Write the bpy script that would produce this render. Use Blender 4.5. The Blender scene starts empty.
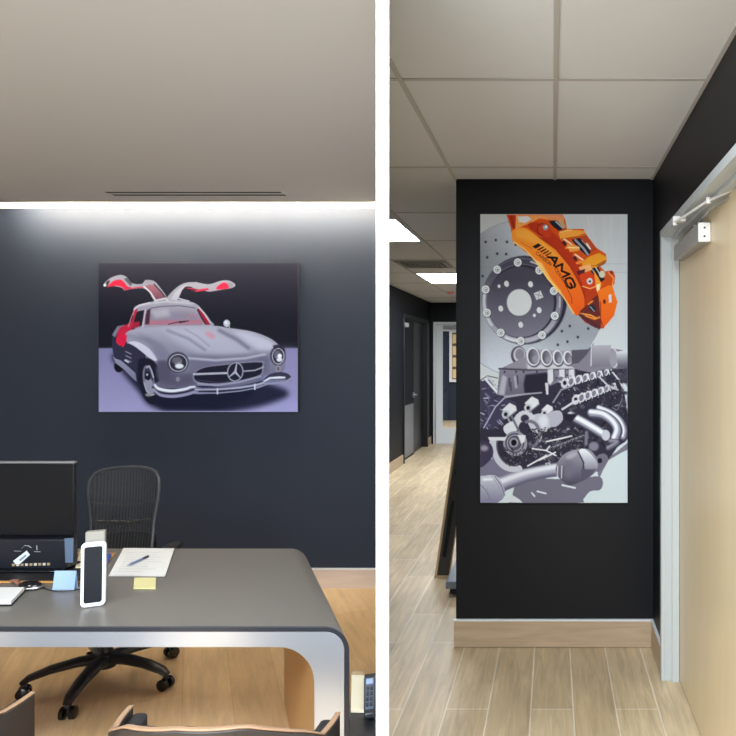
import bpy, bmesh, math, random
import numpy as np
from mathutils import Vector, Matrix
PI = math.pi
C = bpy.context.scene.collection
random.seed(7)

# ------------------------------------------------------------------ colours and materials
def lin1(c):
    c = c / 255.0
    return c / 12.92 if c <= 0.04045 else ((c + 0.055) / 1.055) ** 2.4
def lin(r, g, b):
    return (lin1(r), lin1(g), lin1(b), 1.0)

def mat(name, col, rough=0.5, metal=0.0, spec=0.5, bump=0.0, bscale=200.0, var=0.0, vscale=6.0, emit=None, estr=0.0, alpha=1.0, aniso=None):
    m = bpy.data.materials.new(name); m.use_nodes = True
    nt = m.node_tree; b = nt.nodes['Principled BSDF']
    b.inputs['Base Color'].default_value = col
    b.inputs['Roughness'].default_value = rough
    b.inputs['Metallic'].default_value = metal
    b.inputs['Specular IOR Level'].default_value = spec
    tc = nt.nodes.new('ShaderNodeTexCoord')
    if var > 0:
        n = nt.nodes.new('ShaderNodeTexNoise'); n.inputs['Scale'].default_value = vscale; n.inputs['Detail'].default_value = 4
        nt.links.new(tc.outputs['Object'], n.inputs['Vector'])
        mx = nt.nodes.new('ShaderNodeMix'); mx.data_type = 'RGBA'
        mx.inputs[6].default_value = tuple(c * (1 - var) for c in col[:3]) + (1,)
        mx.inputs[7].default_value = tuple(min(1, c * (1 + var)) for c in col[:3]) + (1,)
        nt.links.new(n.outputs['Fac'], mx.inputs[0]); nt.links.new(mx.outputs[2], b.inputs['Base Color'])
    if bump > 0:
        n2 = nt.nodes.new('ShaderNodeTexNoise'); n2.inputs['Scale'].default_value = bscale; n2.inputs['Detail'].default_value = 3
        nt.links.new(tc.outputs['Object'], n2.inputs['Vector'])
        bp = nt.nodes.new('ShaderNodeBump'); bp.inputs['Strength'].default_value = bump; bp.inputs['Distance'].default_value = 0.002
        nt.links.new(n2.outputs['Fac'], bp.inputs['Height']); nt.links.new(bp.outputs['Normal'], b.inputs['Normal'])
    if aniso:
        # brushed metal: fine streaks along one axis drive the roughness and a slight bump
        mp = nt.nodes.new('ShaderNodeMapping'); mp.inputs['Scale'].default_value = aniso
        nt.links.new(tc.outputs['Object'], mp.inputs['Vector'])
        n3 = nt.nodes.new('ShaderNodeTexNoise'); n3.inputs['Scale'].default_value = 1.0; n3.inputs['Detail'].default_value = 2
        nt.links.new(mp.outputs['Vector'], n3.inputs['Vector'])
        mr = nt.nodes.new('ShaderNodeMapRange'); mr.inputs[3].default_value = rough - 0.02; mr.inputs[4].default_value = rough + 0.04
        nt.links.new(n3.outputs['Fac'], mr.inputs[0]); nt.links.new(mr.outputs[0], b.inputs['Roughness'])
    if emit:
        b.inputs['Emission Color'].default_value = emit; b.inputs['Emission Strength'].default_value = estr
    return m

def plank_mat(name, c1, c2, grout, width, length, rot, rough=0.35, gap=0.004, offs=(0, 0), grain=0.28):
    """Wood planks running along +Y turned by rot; width x length each, with thin joints and long grain."""
    m = bpy.data.materials.new(name); m.use_nodes = True
    nt = m.node_tree; b = nt.nodes['Principled BSDF']; L = nt.links.new
    tc = nt.nodes.new('ShaderNodeTexCoord')
    mp = nt.nodes.new('ShaderNodeMapping'); mp.inputs['Rotation'].default_value = (0, 0, PI / 2 - rot)
    mp.inputs['Location'].default_value = (offs[0], offs[1], 0)
    L(tc.outputs['Object'], mp.inputs['Vector'])
    br = nt.nodes.new('ShaderNodeTexBrick')
    br.inputs['Scale'].default_value = 1.0; br.inputs['Brick Width'].default_value = length; br.inputs['Row Height'].default_value = width
    br.inputs['Mortar Size'].default_value = gap; br.inputs['Mortar Smooth'].default_value = 0.1; br.inputs['Bias'].default_value = 0.0
    br.offset = 0.37; br.offset_frequency = 2
    br.inputs['Color1'].default_value = c1; br.inputs['Color2'].default_value = c2; br.inputs['Mortar'].default_value = grout
    L(mp.outputs['Vector'], br.inputs['Vector'])
    sc = nt.nodes.new('ShaderNodeMapping'); sc.inputs['Scale'].default_value = (1.3, 14, 1)
    L(mp.outputs['Vector'], sc.inputs['Vector'])
    n = nt.nodes.new('ShaderNodeTexNoise'); n.inputs['Scale'].default_value = 2.2; n.inputs['Detail'].default_value = 7; n.inputs['Roughness'].default_value = 0.62; n.inputs['Distortion'].default_value = 0.6
    L(sc.outputs['Vector'], n.inputs['Vector'])
    cr = nt.nodes.new('ShaderNodeMapRange'); cr.inputs[1].default_value = 0.3; cr.inputs[2].default_value = 0.72; cr.inputs[3].default_value = 1 - grain; cr.inputs[4].default_value = 1 + grain * 0.55
    L(n.outputs['Fac'], cr.inputs[0])
    sc2 = nt.nodes.new('ShaderNodeMapping'); sc2.inputs['Scale'].default_value = (1.1, 4.0, 1)
    L(mp.outputs['Vector'], sc2.inputs['Vector'])
    n2 = nt.nodes.new('ShaderNodeTexNoise'); n2.inputs['Scale'].default_value = 1.7; n2.inputs['Detail'].default_value = 3
    L(sc2.outputs['Vector'], n2.inputs['Vector'])
    cr2 = nt.nodes.new('ShaderNodeMapRange'); cr2.inputs[1].default_value = 0.3; cr2.inputs[2].default_value = 0.7; cr2.inputs[3].default_value = 0.86; cr2.inputs[4].default_value = 1.1
    L(n2.outputs['Fac'], cr2.inputs[0])
    mu = nt.nodes.new('ShaderNodeMath'); mu.operation = 'MULTIPLY'
    L(cr.outputs[0], mu.inputs[0]); L(cr2.outputs[0], mu.inputs[1])
    vm = nt.nodes.new('ShaderNodeVectorMath'); vm.operation = 'SCALE'
    L(br.outputs['Color'], vm.inputs[0]); L(mu.outputs[0], vm.inputs['Scale'])
    L(vm.outputs[0], b.inputs['Base Color'])
    b.inputs['Roughness'].default_value = rough
    bp = nt.nodes.new('ShaderNodeBump'); bp.inputs['Strength'].default_value = 0.25; bp.inputs['Distance'].default_value = 0.002; bp.invert = True
    L(br.outputs['Fac'], bp.inputs['Height']); L(bp.outputs['Normal'], b.inputs['Normal'])
    return m

def wood_mat(name, col, scale, rough=0.4, grain=0.2):
    """Veneer with grain stretched by scale (object space)."""
    m = bpy.data.materials.new(name); m.use_nodes = True
    nt = m.node_tree; b = nt.nodes['Principled BSDF']; L = nt.links.new
    tc = nt.nodes.new('ShaderNodeTexCoord'); mp = nt.nodes.new('ShaderNodeMapping'); mp.inputs['Scale'].default_value = scale
    L(tc.outputs['Object'], mp.inputs['Vector'])
    n = nt.nodes.new('ShaderNodeTexNoise'); n.inputs['Scale'].default_value = 1.0; n.inputs['Detail'].default_value = 6; n.inputs['Distortion'].default_value = 0.5
    L(mp.outputs['Vector'], n.inputs['Vector'])
    mx = nt.nodes.new('ShaderNodeMix'); mx.data_type = 'RGBA'
    mx.inputs[6].default_value = tuple(c * (1 - grain) for c in col[:3]) + (1,)
    mx.inputs[7].default_value = tuple(min(1, c * (1 + grain)) for c in col[:3]) + (1,)
    L(n.outputs['Fac'], mx.inputs[0]); L(mx.outputs[2], b.inputs['Base Color'])
    b.inputs['Roughness'].default_value = rough
    return m

# ------------------------------------------------------------------ mesh helpers
class MB:
    def __init__(s):
        s.v = []; s.f = []
    def add(s, vs, fs):
        o = len(s.v); s.v += [tuple(p) for p in vs]; s.f += [tuple(i + o for i in f) for f in fs]
        return s
    def box(s, x0, x1, y0, y1, z0, z1):
        return s.add([(x0,y0,z0),(x1,y0,z0),(x1,y1,z0),(x0,y1,z0),(x0,y0,z1),(x1,y0,z1),(x1,y1,z1),(x0,y1,z1)],
                     [(0,3,2,1),(4,5,6,7),(0,1,5,4),(1,2,6,5),(2,3,7,6),(3,0,4,7)])
    def prism(s, pts, vec):
        """closed planar outline pts (3-D) extruded by vec"""
        n = len(pts); vec = Vector(vec); a = [Vector(p) for p in pts]
        return s.add(a + [p + vec for p in a], [tuple(range(n))[::-1], tuple(range(n, 2*n))] + [(i, (i+1) % n, n + (i+1) % n, n + i) for i in range(n)])
    def ring_prism(s, outer, inner, vec):
        """two outlines with the same number of points: a frame extruded by vec (outlines may be open when closed=False)"""
        n = len(outer); vec = Vector(vec); o = [Vector(p) for p in outer]; i_ = [Vector(p) for p in inner]
        vs = o + i_ + [p + vec for p in o] + [p + vec for p in i_]; fs = []
        for k in range(n):
            j = (k + 1) % n
            fs += [(k, n+k, n+j, j), (2*n+k, 2*n+j, 3*n+j, 3*n+k), (k, j, 2*n+j, 2*n+k), (n+k, 3*n+k, 3*n+j, n+j)]
        return s.add(vs, fs)
    def strip_prism(s, outer, inner, vec):
        """open band between two polylines of equal length, extruded by vec, capped at both ends"""
        n = len(outer); vec = Vector(vec); o = [Vector(p) for p in outer]; i_ = [Vector(p) for p in inner]
        vs = o + i_ + [p + vec for p in o] + [p + vec for p in i_]; fs = []
        for k in range(n - 1):
            j = k + 1
            fs += [(k, n+k, n+j, j), (2*n+k, 2*n+j, 3*n+j, 3*n+k), (k, j, 2*n+j, 2*n+k), (n+k, 3*n+k, 3*n+j, n+j)]
        fs += [(0, 2*n, 3*n, n), (n-1, 2*n-1, 4*n-1, 3*n-1)]
        return s.add(vs, fs)
    def tube(s, path, r, n=10, closed=False, flat=1.0):
        P = [Vector(p) for p in path]; m = len(P); rs = r if isinstance(r, (list, tuple)) else [r] * m
        up = Vector((0, 0, 1)); rings = []
        prev = None
        for i in range(m):
            t = (P[(i+1) % m] - P[i-1]) if closed else (P[min(i+1, m-1)] - P[max(i-1, 0)])
            t.normalize()
            if prev is None:
                a = up.cross(t)
                if a.length < 1e-3: a = Vector((1, 0, 0)).cross(t)
            else:
                a = prev - t * prev.dot(t)
            a.normalize(); prev = a; b = t.cross(a)
            rings.append([P[i] + (a * math.cos(2*PI*k/n) + b * math.sin(2*PI*k/n) * flat) * rs[i] for k in range(n)])
        vs = [p for rg in rings for p in rg]; fs = []
        for i in range(m if closed else m - 1):
            j = (i + 1) % m
            for k in range(n):
                l = (k + 1) % n
                fs.append((i*n+k, i*n+l, j*n+l, j*n+k))
        if not closed:
            fs += [tuple(range(n))[::-1], tuple((m-1)*n + k for k in range(n))]
        return s.add(vs, fs)
    def lathe(s, prof, c=(0,0,0), n=24, axis='z'):
        vs = []; fs = []
        for (r, z) in prof:
            for k in range(n):
                a = 2*PI*k/n; p = (r*math.cos(a), r*math.sin(a), z)
                if axis == 'x': p = (p[2], p[0], p[1])
                if axis == 'y': p = (p[0], p[2], p[1])
                vs.append((p[0]+c[0], p[1]+c[1], p[2]+c[2]))
        m = len(prof)
        for i in range(m-1):
            for k in range(n):
                l = (k+1) % n; fs.append((i*n+k, i*n+l, (i+1)*n+l, (i+1)*n+k))
        fs += [tuple(range(n))[::-1], tuple((m-1)*n+k for k in range(n))]
        return s.add(vs, fs)
    def build(s, name, m, parent=None, bevel=0.0, seg=2, smooth=False, subsurf=0, loc=None, rot=None):
        me = bpy.data.meshes.new(name); me.from_pydata(s.v, [], s.f)
        bm = bmesh.new(); bm.from_mesh(me); bmesh.ops.recalc_face_normals(bm, faces=bm.faces); bm.to_mesh(me); bm.free()
        me.materials.append(m); o = bpy.data.objects.new(name, me); C.objects.link(o)
        if parent: o.parent = parent
        if loc: o.location = loc
        if rot: o.rotation_euler = rot
        if bevel > 0:
            md = o.modifiers.new('bevel', 'BEVEL'); md.width = bevel; md.segments = seg; md.limit_method = 'ANGLE'; md.angle_limit = 0.6
        if subsurf:
            md = o.modifiers.new('subsurf', 'SUBSURF'); md.levels = subsurf; md.render_levels = subsurf
        if smooth or bevel > 0 or subsurf:
            me.polygons.foreach_set('use_smooth', [True] * len(me.polygons))
            if not subsurf:
                try: me.set_sharp_from_angle(angle=0.7)
                except Exception: pass
        return o

def tag(o, label=None, cat=None, group=None, kind=None):
    if label: o['label'] = label
    if cat: o['category'] = cat
    if group: o['group'] = group
    if kind: o['kind'] = kind
    return o
def empty(name, loc, rz=0.0):
    o = bpy.data.objects.new(name, None); C.objects.link(o); o.location = loc; o.rotation_euler = (0, 0, rz); o.empty_display_size = 0.1
    return o
def struct(o): return tag(o, kind='structure')

def arc(cx, cz, r, a0, a1, n=8):
    return [(cx + r*math.cos(a0 + (a1-a0)*i/n), cz + r*math.sin(a0 + (a1-a0)*i/n)) for i in range(n+1)]
def spline(pts, n=8, closed=False):
    P = [np.array(p, float) for p in pts]; m = len(P); out = []
    for i in range(m if closed else m - 1):
        p0 = P[(i-1) % m] if (closed or i > 0) else P[0]; p1 = P[i]; p2 = P[(i+1) % m]; p3 = P[(i+2) % m] if (closed or i+2 < m) else P[-1]
        for k in range(n):
            t = k / n
            out.append(0.5*((2*p1) + (-p0+p2)*t + (2*p0-5*p1+4*p2-p3)*t*t + (-p0+3*p1-3*p2+p3)*t**3))
    if not closed: out.append(P[-1])
    return out
# light levels
LED = 270.0; P_COR = 112; P_OFF = 105; P_FILL = 60; W_STR = 0.8; W_COL = (.86, .93, 1.0); EXPO = 0.0
CAR_GAIN = 1.05; ENG_GAIN = 1.4
# ------------------------------------------------------------------ the two printed pictures: a small painter that draws flat ink into an array
class Ink:
    def __init__(s, x0, y0, x1, y1, S=4):
        s.x0, s.y0, s.S = x0, y0, S
        s.w = int(round((x1-x0)*S)); s.h = int(round((y1-y0)*S))
        s.im = np.zeros((s.h, s.w, 3))
        s.X = x0 + (np.arange(s.w)+0.5)/S; s.Y = y0 + (np.arange(s.h)+0.5)/S
    def _box(s, a, pad):
        x0 = max(0, int((a[:,0].min()-pad-s.x0)*s.S)); x1 = min(s.w, int((a[:,0].max()+pad-s.x0)*s.S)+2)
        y0 = max(0, int((a[:,1].min()-pad-s.y0)*s.S)); y1 = min(s.h, int((a[:,1].max()+pad-s.y0)*s.S)+2)
        return x0, x1, y0, y1
    def _blur(s, m, b):
        r = max(1, int(b*s.S)); k = np.exp(-0.5*(np.arange(-2*r, 2*r+1)/r)**2); k /= k.sum()
        m = np.apply_along_axis(lambda v: np.convolve(v, k, 'same'), 0, m)
        return np.apply_along_axis(lambda v: np.convolve(v, k, 'same'), 1, m)
    def _put(s, m, bx, col, alpha):
        x0, x1, y0, y1 = bx
        if callable(col):
            gx, gy = np.meshgrid(s.X[x0:x1], s.Y[y0:y1]); c = col(gx, gy)
        else: c = np.array(col, float)
        m = (m*alpha)[..., None]
        s.im[y0:y1, x0:x1] = s.im[y0:y1, x0:x1]*(1-m) + c*m
    def poly(s, pts, col, blur=0, alpha=1.0, smooth=0):
        a = np.array(spline(pts, smooth, True) if smooth else pts, float)
        bx = s._box(a, 3*blur+0.5); x0, x1, y0, y1 = bx
        if x1 <= x0 or y1 <= y0: return
        gx, gy = np.meshgrid(s.X[x0:x1], s.Y[y0:y1]); ins = np.zeros(gx.shape, bool); n = len(a)
        for i in range(n):
            xa, ya = a[i]; xb, yb = a[(i+1) % n]
            if ya == yb: continue
            c = ((ya > gy) != (yb > gy)) & (gx < (xb-xa)*(gy-ya)/(yb-ya)+xa); ins ^= c
        m = ins.astype(float)
        if blur: m = s._blur(m, blur)
        s._put(m, bx, col, alpha)
    def line(s, pts, w, col, blur=0, alpha=1.0, smooth=0):
        a = np.array(spline(pts, smooth) if smooth else pts, float); n = len(a)
        ws = np.array(w if isinstance(w, (list, tuple)) else [w]*n, float)
        if len(ws) != n: ws = np.interp(np.linspace(0, 1, n), np.linspace(0, 1, len(ws)), ws)
        bx = s._box(a, ws.max()+3*blur+0.5); x0, x1, y0, y1 = bx
        if x1 <= x0 or y1 <= y0: return
        gx, gy = np.meshgrid(s.X[x0:x1], s.Y[y0:y1]); d = np.full(gx.shape, -1e9)
        for i in range(n-1):
            p, q = a[i], a[i+1]; v = q-p; L = max(1e-9, (v*v).sum())
            t = np.clip(((gx-p[0])*v[0]+(gy-p[1])*v[1])/L, 0, 1)
            dd = (ws[i]+(ws[i+1]-ws[i])*t)/2 - np.hypot(gx-p[0]-t*v[0], gy-p[1]-t*v[1]); d = np.maximum(d, dd)
        m = np.clip(d*s.S+0.5, 0, 1)
        if blur: m = s._blur(m, blur)
        s._put(m, bx, col, alpha)
    def ell(s, c, rx, ry, col, rot=0, blur=0, alpha=1.0):
        t = np.linspace(0, 2*PI, 40, endpoint=False); k, q = math.cos(rot), math.sin(rot)
        x = rx*np.cos(t); y = ry*np.sin(t)
        s.poly(np.stack([c[0]+x*k-y*q, c[1]+x*q+y*k], 1), col, blur, alpha)
    def ring(s, c, rx, ry, w, col, rot=0, a0=0, a1=2*PI, alpha=1.0, blur=0):
        t = np.linspace(a0, a1, 48); k, q = math.cos(rot), math.sin(rot); x = rx*np.cos(t); y = ry*np.sin(t)
        s.line(np.stack([c[0]+x*k-y*q, c[1]+x*q+y*k], 1), w, col, blur, alpha)
    def pipe(s, pts, w, dark, mid, lite, smooth=8, off=(-0.15, -0.2)):
        s.line(pts, w, dark, smooth=smooth)
        ww = lambda f: [x*f for x in w] if isinstance(w, (list, tuple)) else w*f
        wm = max(w) if isinstance(w, (list, tuple)) else w
        for f, c, k in ((0.74, mid, 0.5), (0.4, lite, 1.0)):
            s.line([(p[0]+off[0]*wm*k, p[1]+off[1]*wm*k) for p in pts], ww(f), c, blur=wm*0.06, smooth=smooth)
    def done(s, f=2):
        h, w = s.h//f*f, s.w//f*f
        return s.im[:h, :w].reshape(h//f, f, w//f, f, 3).mean((1, 3))

def grad(c0, c1, y0, y1, ax=1):
    c0 = np.array(c0, float); c1 = np.array(c1, float)
    def f(gx, gy):
        t = np.clip(((gy if ax else gx)-y0)/(y1-y0), 0, 1)[..., None]
        return c0+(c1-c0)*t
    return f

# strokes of the few capitals the pictures need, on a 0-1 square (x right, y up)
GLYPH = {
 'A': [[(0,0),(.5,1),(1,0)],[(.2,.35),(.8,.35)]], 'M': [[(0,0),(0,1),(.5,.35),(1,1),(1,0)]],
 'G': [[(1,.8),(.8,1),(.2,1),(0,.8),(0,.2),(.2,0),(.8,0),(1,.2),(1,.5),(.55,.5)]],
 'C': [[(1,.85),(.8,1),(.2,1),(0,.8),(0,.2),(.2,0),(.8,0),(1,.15)]], 'R': [[(0,0),(0,1),(.8,1),(1,.8),(.8,.5),(0,.5)],[(.5,.5),(1,0)]],
 'B': [[(0,0),(0,1),(.8,1),(.95,.78),(.8,.52),(0,.52)],[(.8,.52),(1,.25),(.8,0),(0,0)]], 'O': [[(.2,0),(0,.2),(0,.8),(.2,1),(.8,1),(1,.8),(1,.2),(.8,0),(.2,0)]],
 'N': [[(0,0),(0,1),(1,0),(1,1)]], 'E': [[(1,0),(0,0),(0,1),(1,1)],[(0,.5),(.8,.5)]], 'I': [[(.5,0),(.5,1)]],
}
def write(ink, text, org, u, v, cw, gap, hgt, w, col, slant=0.0):
    u = np.array(u, float); u /= np.hypot(*u); v = np.array(v, float); v /= np.hypot(*v); o = np.array(org, float); x = 0.0
    for ch in text:
        for st in GLYPH.get(ch, []):
            ink.line([tuple(o + u*(x+(p[0]+slant*p[1])*cw) + v*p[1]*hgt) for p in st], w, col)
        x += cw*(1+gap)

def paint_car():
    k = Ink(98.5, 263, 298, 412)
    Wt = lambda *p: [(90+p[i]/3.345, 255+p[i+1]/3.345) for i in range(0, len(p), 2)]
    A = lambda *p: [(95+p[i]/7.36, 260+p[i+1]/7.36) for i in range(0, len(p), 2)]
    B = lambda *p: [(195+p[i]/6.69, 260+p[i+1]/6.69) for i in range(0, len(p), 2)]
    D = lambda *p: [(95+p[i]/7.36, 335+p[i+1]/7.36) for i in range(0, len(p), 2)]
    E = lambda *p: [(195+p[i]/6.69, 335+p[i+1]/6.69) for i in range(0, len(p), 2)]
    k.poly([(90,255),(310,255),(310,420),(90,420)], grad((44,43,54), (26,27,38), 263, 320))
    # studio floor
    k.poly([(90,348),(310,348),(310,420),(90,420)], grad((128,126,170), (168,163,208), 348, 412), blur=0.5)
    k.poly(E(560,90,700,90,700,420,560,420), (146,140,180), blur=4, alpha=.7)
    # floor shade under the car (part of the printed photograph)
    k.poly(Wt(72,340,110,395,165,460,190,495,240,520,300,535,430,528,560,508,650,478,660,455,600,430,500,400,300,380,120,330), (36,38,60), blur=2.6, smooth=6)
    k.poly(Wt(190,440,200,490,250,512,420,515,520,490,560,450,400,430), (28,30,50), blur=2)
    # far (rear left) body and cabin
    k.poly(Wt(76,262,92,240,118,236,150,250,165,330,180,410,150,400,105,350,84,335,74,300), (44,44,62), smooth=5)
    k.poly(Wt(74,268,92,238,118,233,112,242,96,250,84,275), (120,122,140), blur=.3)
    k.ell(D(175,232)[0], 4.6, 5.8, (20,20,32)); k.line(D(135,60,150,110,148,150), 1.0, (170,175,190)); k.line(D(140,165,160,205), 1.2, (140,142,165))
    # roof and cabin
    k.poly(Wt(146,182,168,166,210,156,255,150,310,152,352,162,378,186,402,218,408,238,300,244,170,246,150,246), (150,148,168), smooth=5)
    k.poly(Wt(150,176,200,158,258,151,312,153,352,163,340,166,250,160,185,170), (172,170,184), blur=.4)
    k.poly(Wt(184,234,190,186,204,176,240,171,300,169,352,176,366,196,385,228,370,236), grad((152,148,166), (128,124,144), 305, 326))
    k.poly(Wt(190,220,280,217,372,219,384,230,186,234), (186,104,126), blur=1.0, alpha=.8)
    k.poly(Wt(190,196,240,190,330,190,364,200,376,216,190,216), (124,120,142), blur=1.6, alpha=.6)
    k.poly(Wt(184,232,186,200,192,184,203,180,198,232), (70,40,58), blur=.5)
    k.poly(Wt(205,186,260,180,270,205,215,212), (172,168,184), blur=1.5, alpha=.8)
    k.ring(Wt(345,214)[0], 5.5, 4.2, .8, (190,110,130), rot=.3, a0=2.6, a1=6.6)
    k.line(Wt(262,232,300,223,330,221), .9, (40,38,50)); k.line(Wt(300,226,320,222), 1.3, (30,30,40))
    k.line(Wt(186,190,204,178,240,172,300,170,352,177), .7, (70,66,84), blur=.2)
    # door opening on the near side, red trim
    k.poly(Wt(142,232,148,200,160,188,182,184,176,236,150,244), (34,30,44))
    k.poly(Wt(138,226,166,222,166,238,138,250), (150,35,58), blur=.5)
    k.poly(Wt(88,286,98,246,124,232,140,220,150,186,160,180,150,210,144,232,136,252,124,280,104,302,92,300), grad((176,40,66), (214,32,70), 320, 345), smooth=4)
    k.line(Wt(128,240,140,205,150,182), .9, (196,130,142)); k.line(Wt(176,240,182,206,186,184), 1.6, (186,176,190))
    k.line(Wt(148,182,165,168,200,160), 1.2, (205,205,215))
    # right pillar
    k.poly(Wt(358,178,368,180,398,224,402,234,388,234,372,206), (150,30,52)); k.line(Wt(364,176,385,200,402,228), 1.0, (200,190,200)); k.line(Wt(360,184,374,212,388,232), 1.4, (44,36,50))
    # raised doors
    k.poly(A(62,192,84,156,130,126,190,110,236,128,272,172,352,176,372,148,432,154,472,194,534,280,524,298,440,300,400,238,352,208,270,214,214,224,200,206,120,190), (148,146,160), smooth=3)
    k.poly(A(235,130,272,172,268,196,246,176,215,140), (84,80,92), blur=.3)
    k.poly(A(100,188,130,158,180,144,212,160,240,196,262,200,258,214,206,222,210,206,160,190,92,200), (206,40,66), smooth=3)
    k.poly(A(84,160,112,146,96,192,82,188), (52,48,58), blur=.2); k.poly(A(62,192,72,174,84,180,78,196), (214,216,222))
    k.line(A(225,216,300,204,352,200), 1.0, (190,52,78)); k.line(A(270,190,350,182,372,156), 1.4, (152,150,164))
    k.poly(A(366,192,404,180,440,184,516,276,452,296,412,236), grad((158,104,116), (110,68,82), 284, 300)); k.line(A(436,180,480,226,528,286), 1.3, (54,50,60)); k.line(A(362,196,410,240,446,298), 1.4, (200,198,208))
    k.poly(A(530,290,552,250,600,204,650,174,700,164,740,164) + B(0,146,60,160,110,160,170,140,222,137,264,158,266,176,236,190,182,198,96,212,60,204,0,192) + A(700,196,664,198,642,220,600,300), (158,156,170), smooth=3)
    k.poly(A(560,290,590,240,640,195,680,180,640,222,604,298), (180,178,190), blur=.4)
    k.poly(B(140,194,164,164,196,150,224,166,228,188,180,196), (216,44,72), smooth=3); k.poly(A(664,206,700,206,740,214,740,234,700,222) + B(0,214,60,206,96,202,84,188,0,200), (200,54,78)); k.poly(B(218,150,258,160,250,180,226,186), (140,138,150), blur=.3)
    k.line(A(612,282,650,294,690,304), 1.6, (176,174,186)); k.line(A(440,300,520,282,535,296), 1.6, (190,188,200))
    # bonnet, wings, nose
    body = Wt(118,266,150,248,240,240,400,236,470,245,540,256,592,274,626,296,650,326,654,360,642,392,590,402,560,424,470,440,360,438,300,446,225,440,200,408,186,372,160,330,128,300)
    k.poly(body, grad((160,160,180), (108,106,130), 330, 384), smooth=4)
    k.poly(Wt(240,246,330,244,420,250,520,300,560,335,470,338,360,330,300,300), (178,178,198), blur=3.5, alpha=.85)
    k.poly(Wt(470,250,540,262,600,285,630,310,600,320,560,318,520,290), (188,188,206), blur=2.2)
    k.line(Wt(258,252,330,280,385,318), 2.2, (118,116,140), blur=1.0, alpha=.75); k.line(Wt(432,252,490,282,530,312), 3.4, (110,108,132), blur=1.1, alpha=.8); k.line(Wt(318,248,360,272,400,305), 1.2, (140,138,160), blur=.6, alpha=.8)
    k.ell(Wt(402,268)[0], 5.5, 2.6, (202,140,160), rot=.5, blur=1.2, alpha=.85)
    k.line(Wt(126,270,190,286,240,300,260,330), 3.0, (128,128,150), blur=1.6, alpha=.8)
    # dark flank, louvres and sill
    k.poly(D(134,40,200,90,250,62,300,88,365,140,372,170,330,200,312,262,300,340,240,270,160,190,132,120), (50,49,70), smooth=3)
    k.poly(D(170,0,236,0,228,60,206,92,176,60), (206,32,68), blur=.3)
    k.poly(D(146,172,190,186,240,228,298,280,308,344,268,310,210,250,150,204), grad((150,152,176), (120,120,148), 358, 382))
    for yy in (122, 152, 180): k.line(D(228,yy,266,yy+18), .9, (150,150,168))
    k.line(D(222,186,246,200), 1.6, (205,208,220))
    k.poly(D(246,56,292,46,352,68,412,112,458,182,428,186,366,140,300,88), (204,203,222), blur=.35, smooth=4)
    # front wheel, arch shade
    k.poly(D(318,190,350,170,400,172,440,200,480,260,470,340,430,360,460,420,440,500,396,500,350,440,320,330), (30,30,46), blur=.7, smooth=4)
    k.poly(D(460,190,520,180,560,260,540,330,470,330,450,260), (84,82,104), blur=1.3)
    k.ell(D(396,335)[0], 5.6, 15.5, (120,120,142), rot=-.16); k.ell(D(398,330)[0], 4.2, 13.4, (62,60,80), rot=-.16)
    k.poly(D(366,330,400,300,428,350,430,430,404,440,372,390), (150,150,172), blur=.6); k.ell(D(388,300)[0], 3.0, 4.6, (28,28,42), rot=-.2)
    k.line(D(362,350,380,410,412,444,436,436), 1.2, (176,176,194)); k.line(D(382,240,400,228,416,262,430,310), 1.6, (170,170,190)); k.ell(D(384,292)[0], 1.0, 1.2, (190,190,205))
    k.ell(D(392,440)[0], 3, 1.6, (150,148,150), blur=.6)
    # nose shading round the grille
    k.poly(Wt(330,335,440,338,560,330,600,340,590,395,540,420,440,432,360,425,330,380), (112,110,134), blur=2.2)
    k.poly(Wt(225,395,260,385,300,400,345,395,352,430,300,440,235,432), (84,82,106), blur=2.0, alpha=.8)
    k.poly(Wt(150,262,200,275,235,300,262,330,258,350,232,346,200,300), (122,120,144), blur=2.2, alpha=.8)
    k.poly(Wt(560,335,600,345,598,395,580,395,572,370), (104,102,126), blur=1.6, alpha=.8)
    k.line(Wt(330,345,420,352,520,345,585,332), 2.0, (186,186,204), blur=.9)
    # head lamps
    for c, rx, ry in ((D(612,205)[0], 9.6, 9.2), (E(556,142)[0], 6.6, 8.6)):
        k.ell((c[0]-.3, c[1]-.5), rx+1.2, ry+1.2, (60,58,76), blur=.7); k.ell(c, rx-.3, ry-.3, (174,174,192)); k.ell(c, rx-1.3, ry-1.3, (44,42,56))
        k.ell((c[0]-1, c[1]-2.5), rx*.55, ry*.4, (104,102,116), blur=.8); k.ell((c[0]+1.2, c[1]+3.2), rx*.45, ry*.28, (226,228,236), blur=.5); k.line([(c[0]-3, c[1]+1), (c[0]+3, c[1]-1)], 1.2, (140,138,150), blur=.3)
    k.ell(E(566,140)[0], 2.2, 2.2, (246,246,250), blur=.4); k.poly(E(520,70,566,62,600,90,604,120,590,100,560,84,528,96), (46,44,58), blur=.5)
    k.ell(D(610,325)[0], 3.6, 4.0, (96,92,112), blur=.4); k.ell(D(610,325)[0], 2.0, 2.4, (138,134,150), blur=.4)
    k.ell(E(556,226)[0], 2.6, 3.4, (150,142,150), blur=.4); k.ell(E(556,226)[0], 1.5, 2.0, (104,98,108), blur=.3)
    # grille with round three-pointed emblem
    g = E(2,246,70,212,200,194,300,182,450,174,456,205,442,268,300,312,150,334,22,324,-14,290)
    k.poly(g, (136,134,158), smooth=4, blur=.5); k.poly([(225.5+(x-225.5)*.965, 371.5+(y-371.5)*.88) for x, y in g], (34,34,50), smooth=4)
    k.line(E(-8,262,100,258,214,254), 2.0, (186,186,200)); k.line(E(326,242,400,236,458,214), 1.3, (170,168,182)); k.line(E(10,300,150,318,300,300), .8, (66,64,84))
    c = E(269,246)[0]; k.ell(c, 8.4, 10, (34,34,50)); k.ring(c, 7.6, 9.2, 1.2, (158,158,176), rot=.15)
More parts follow.
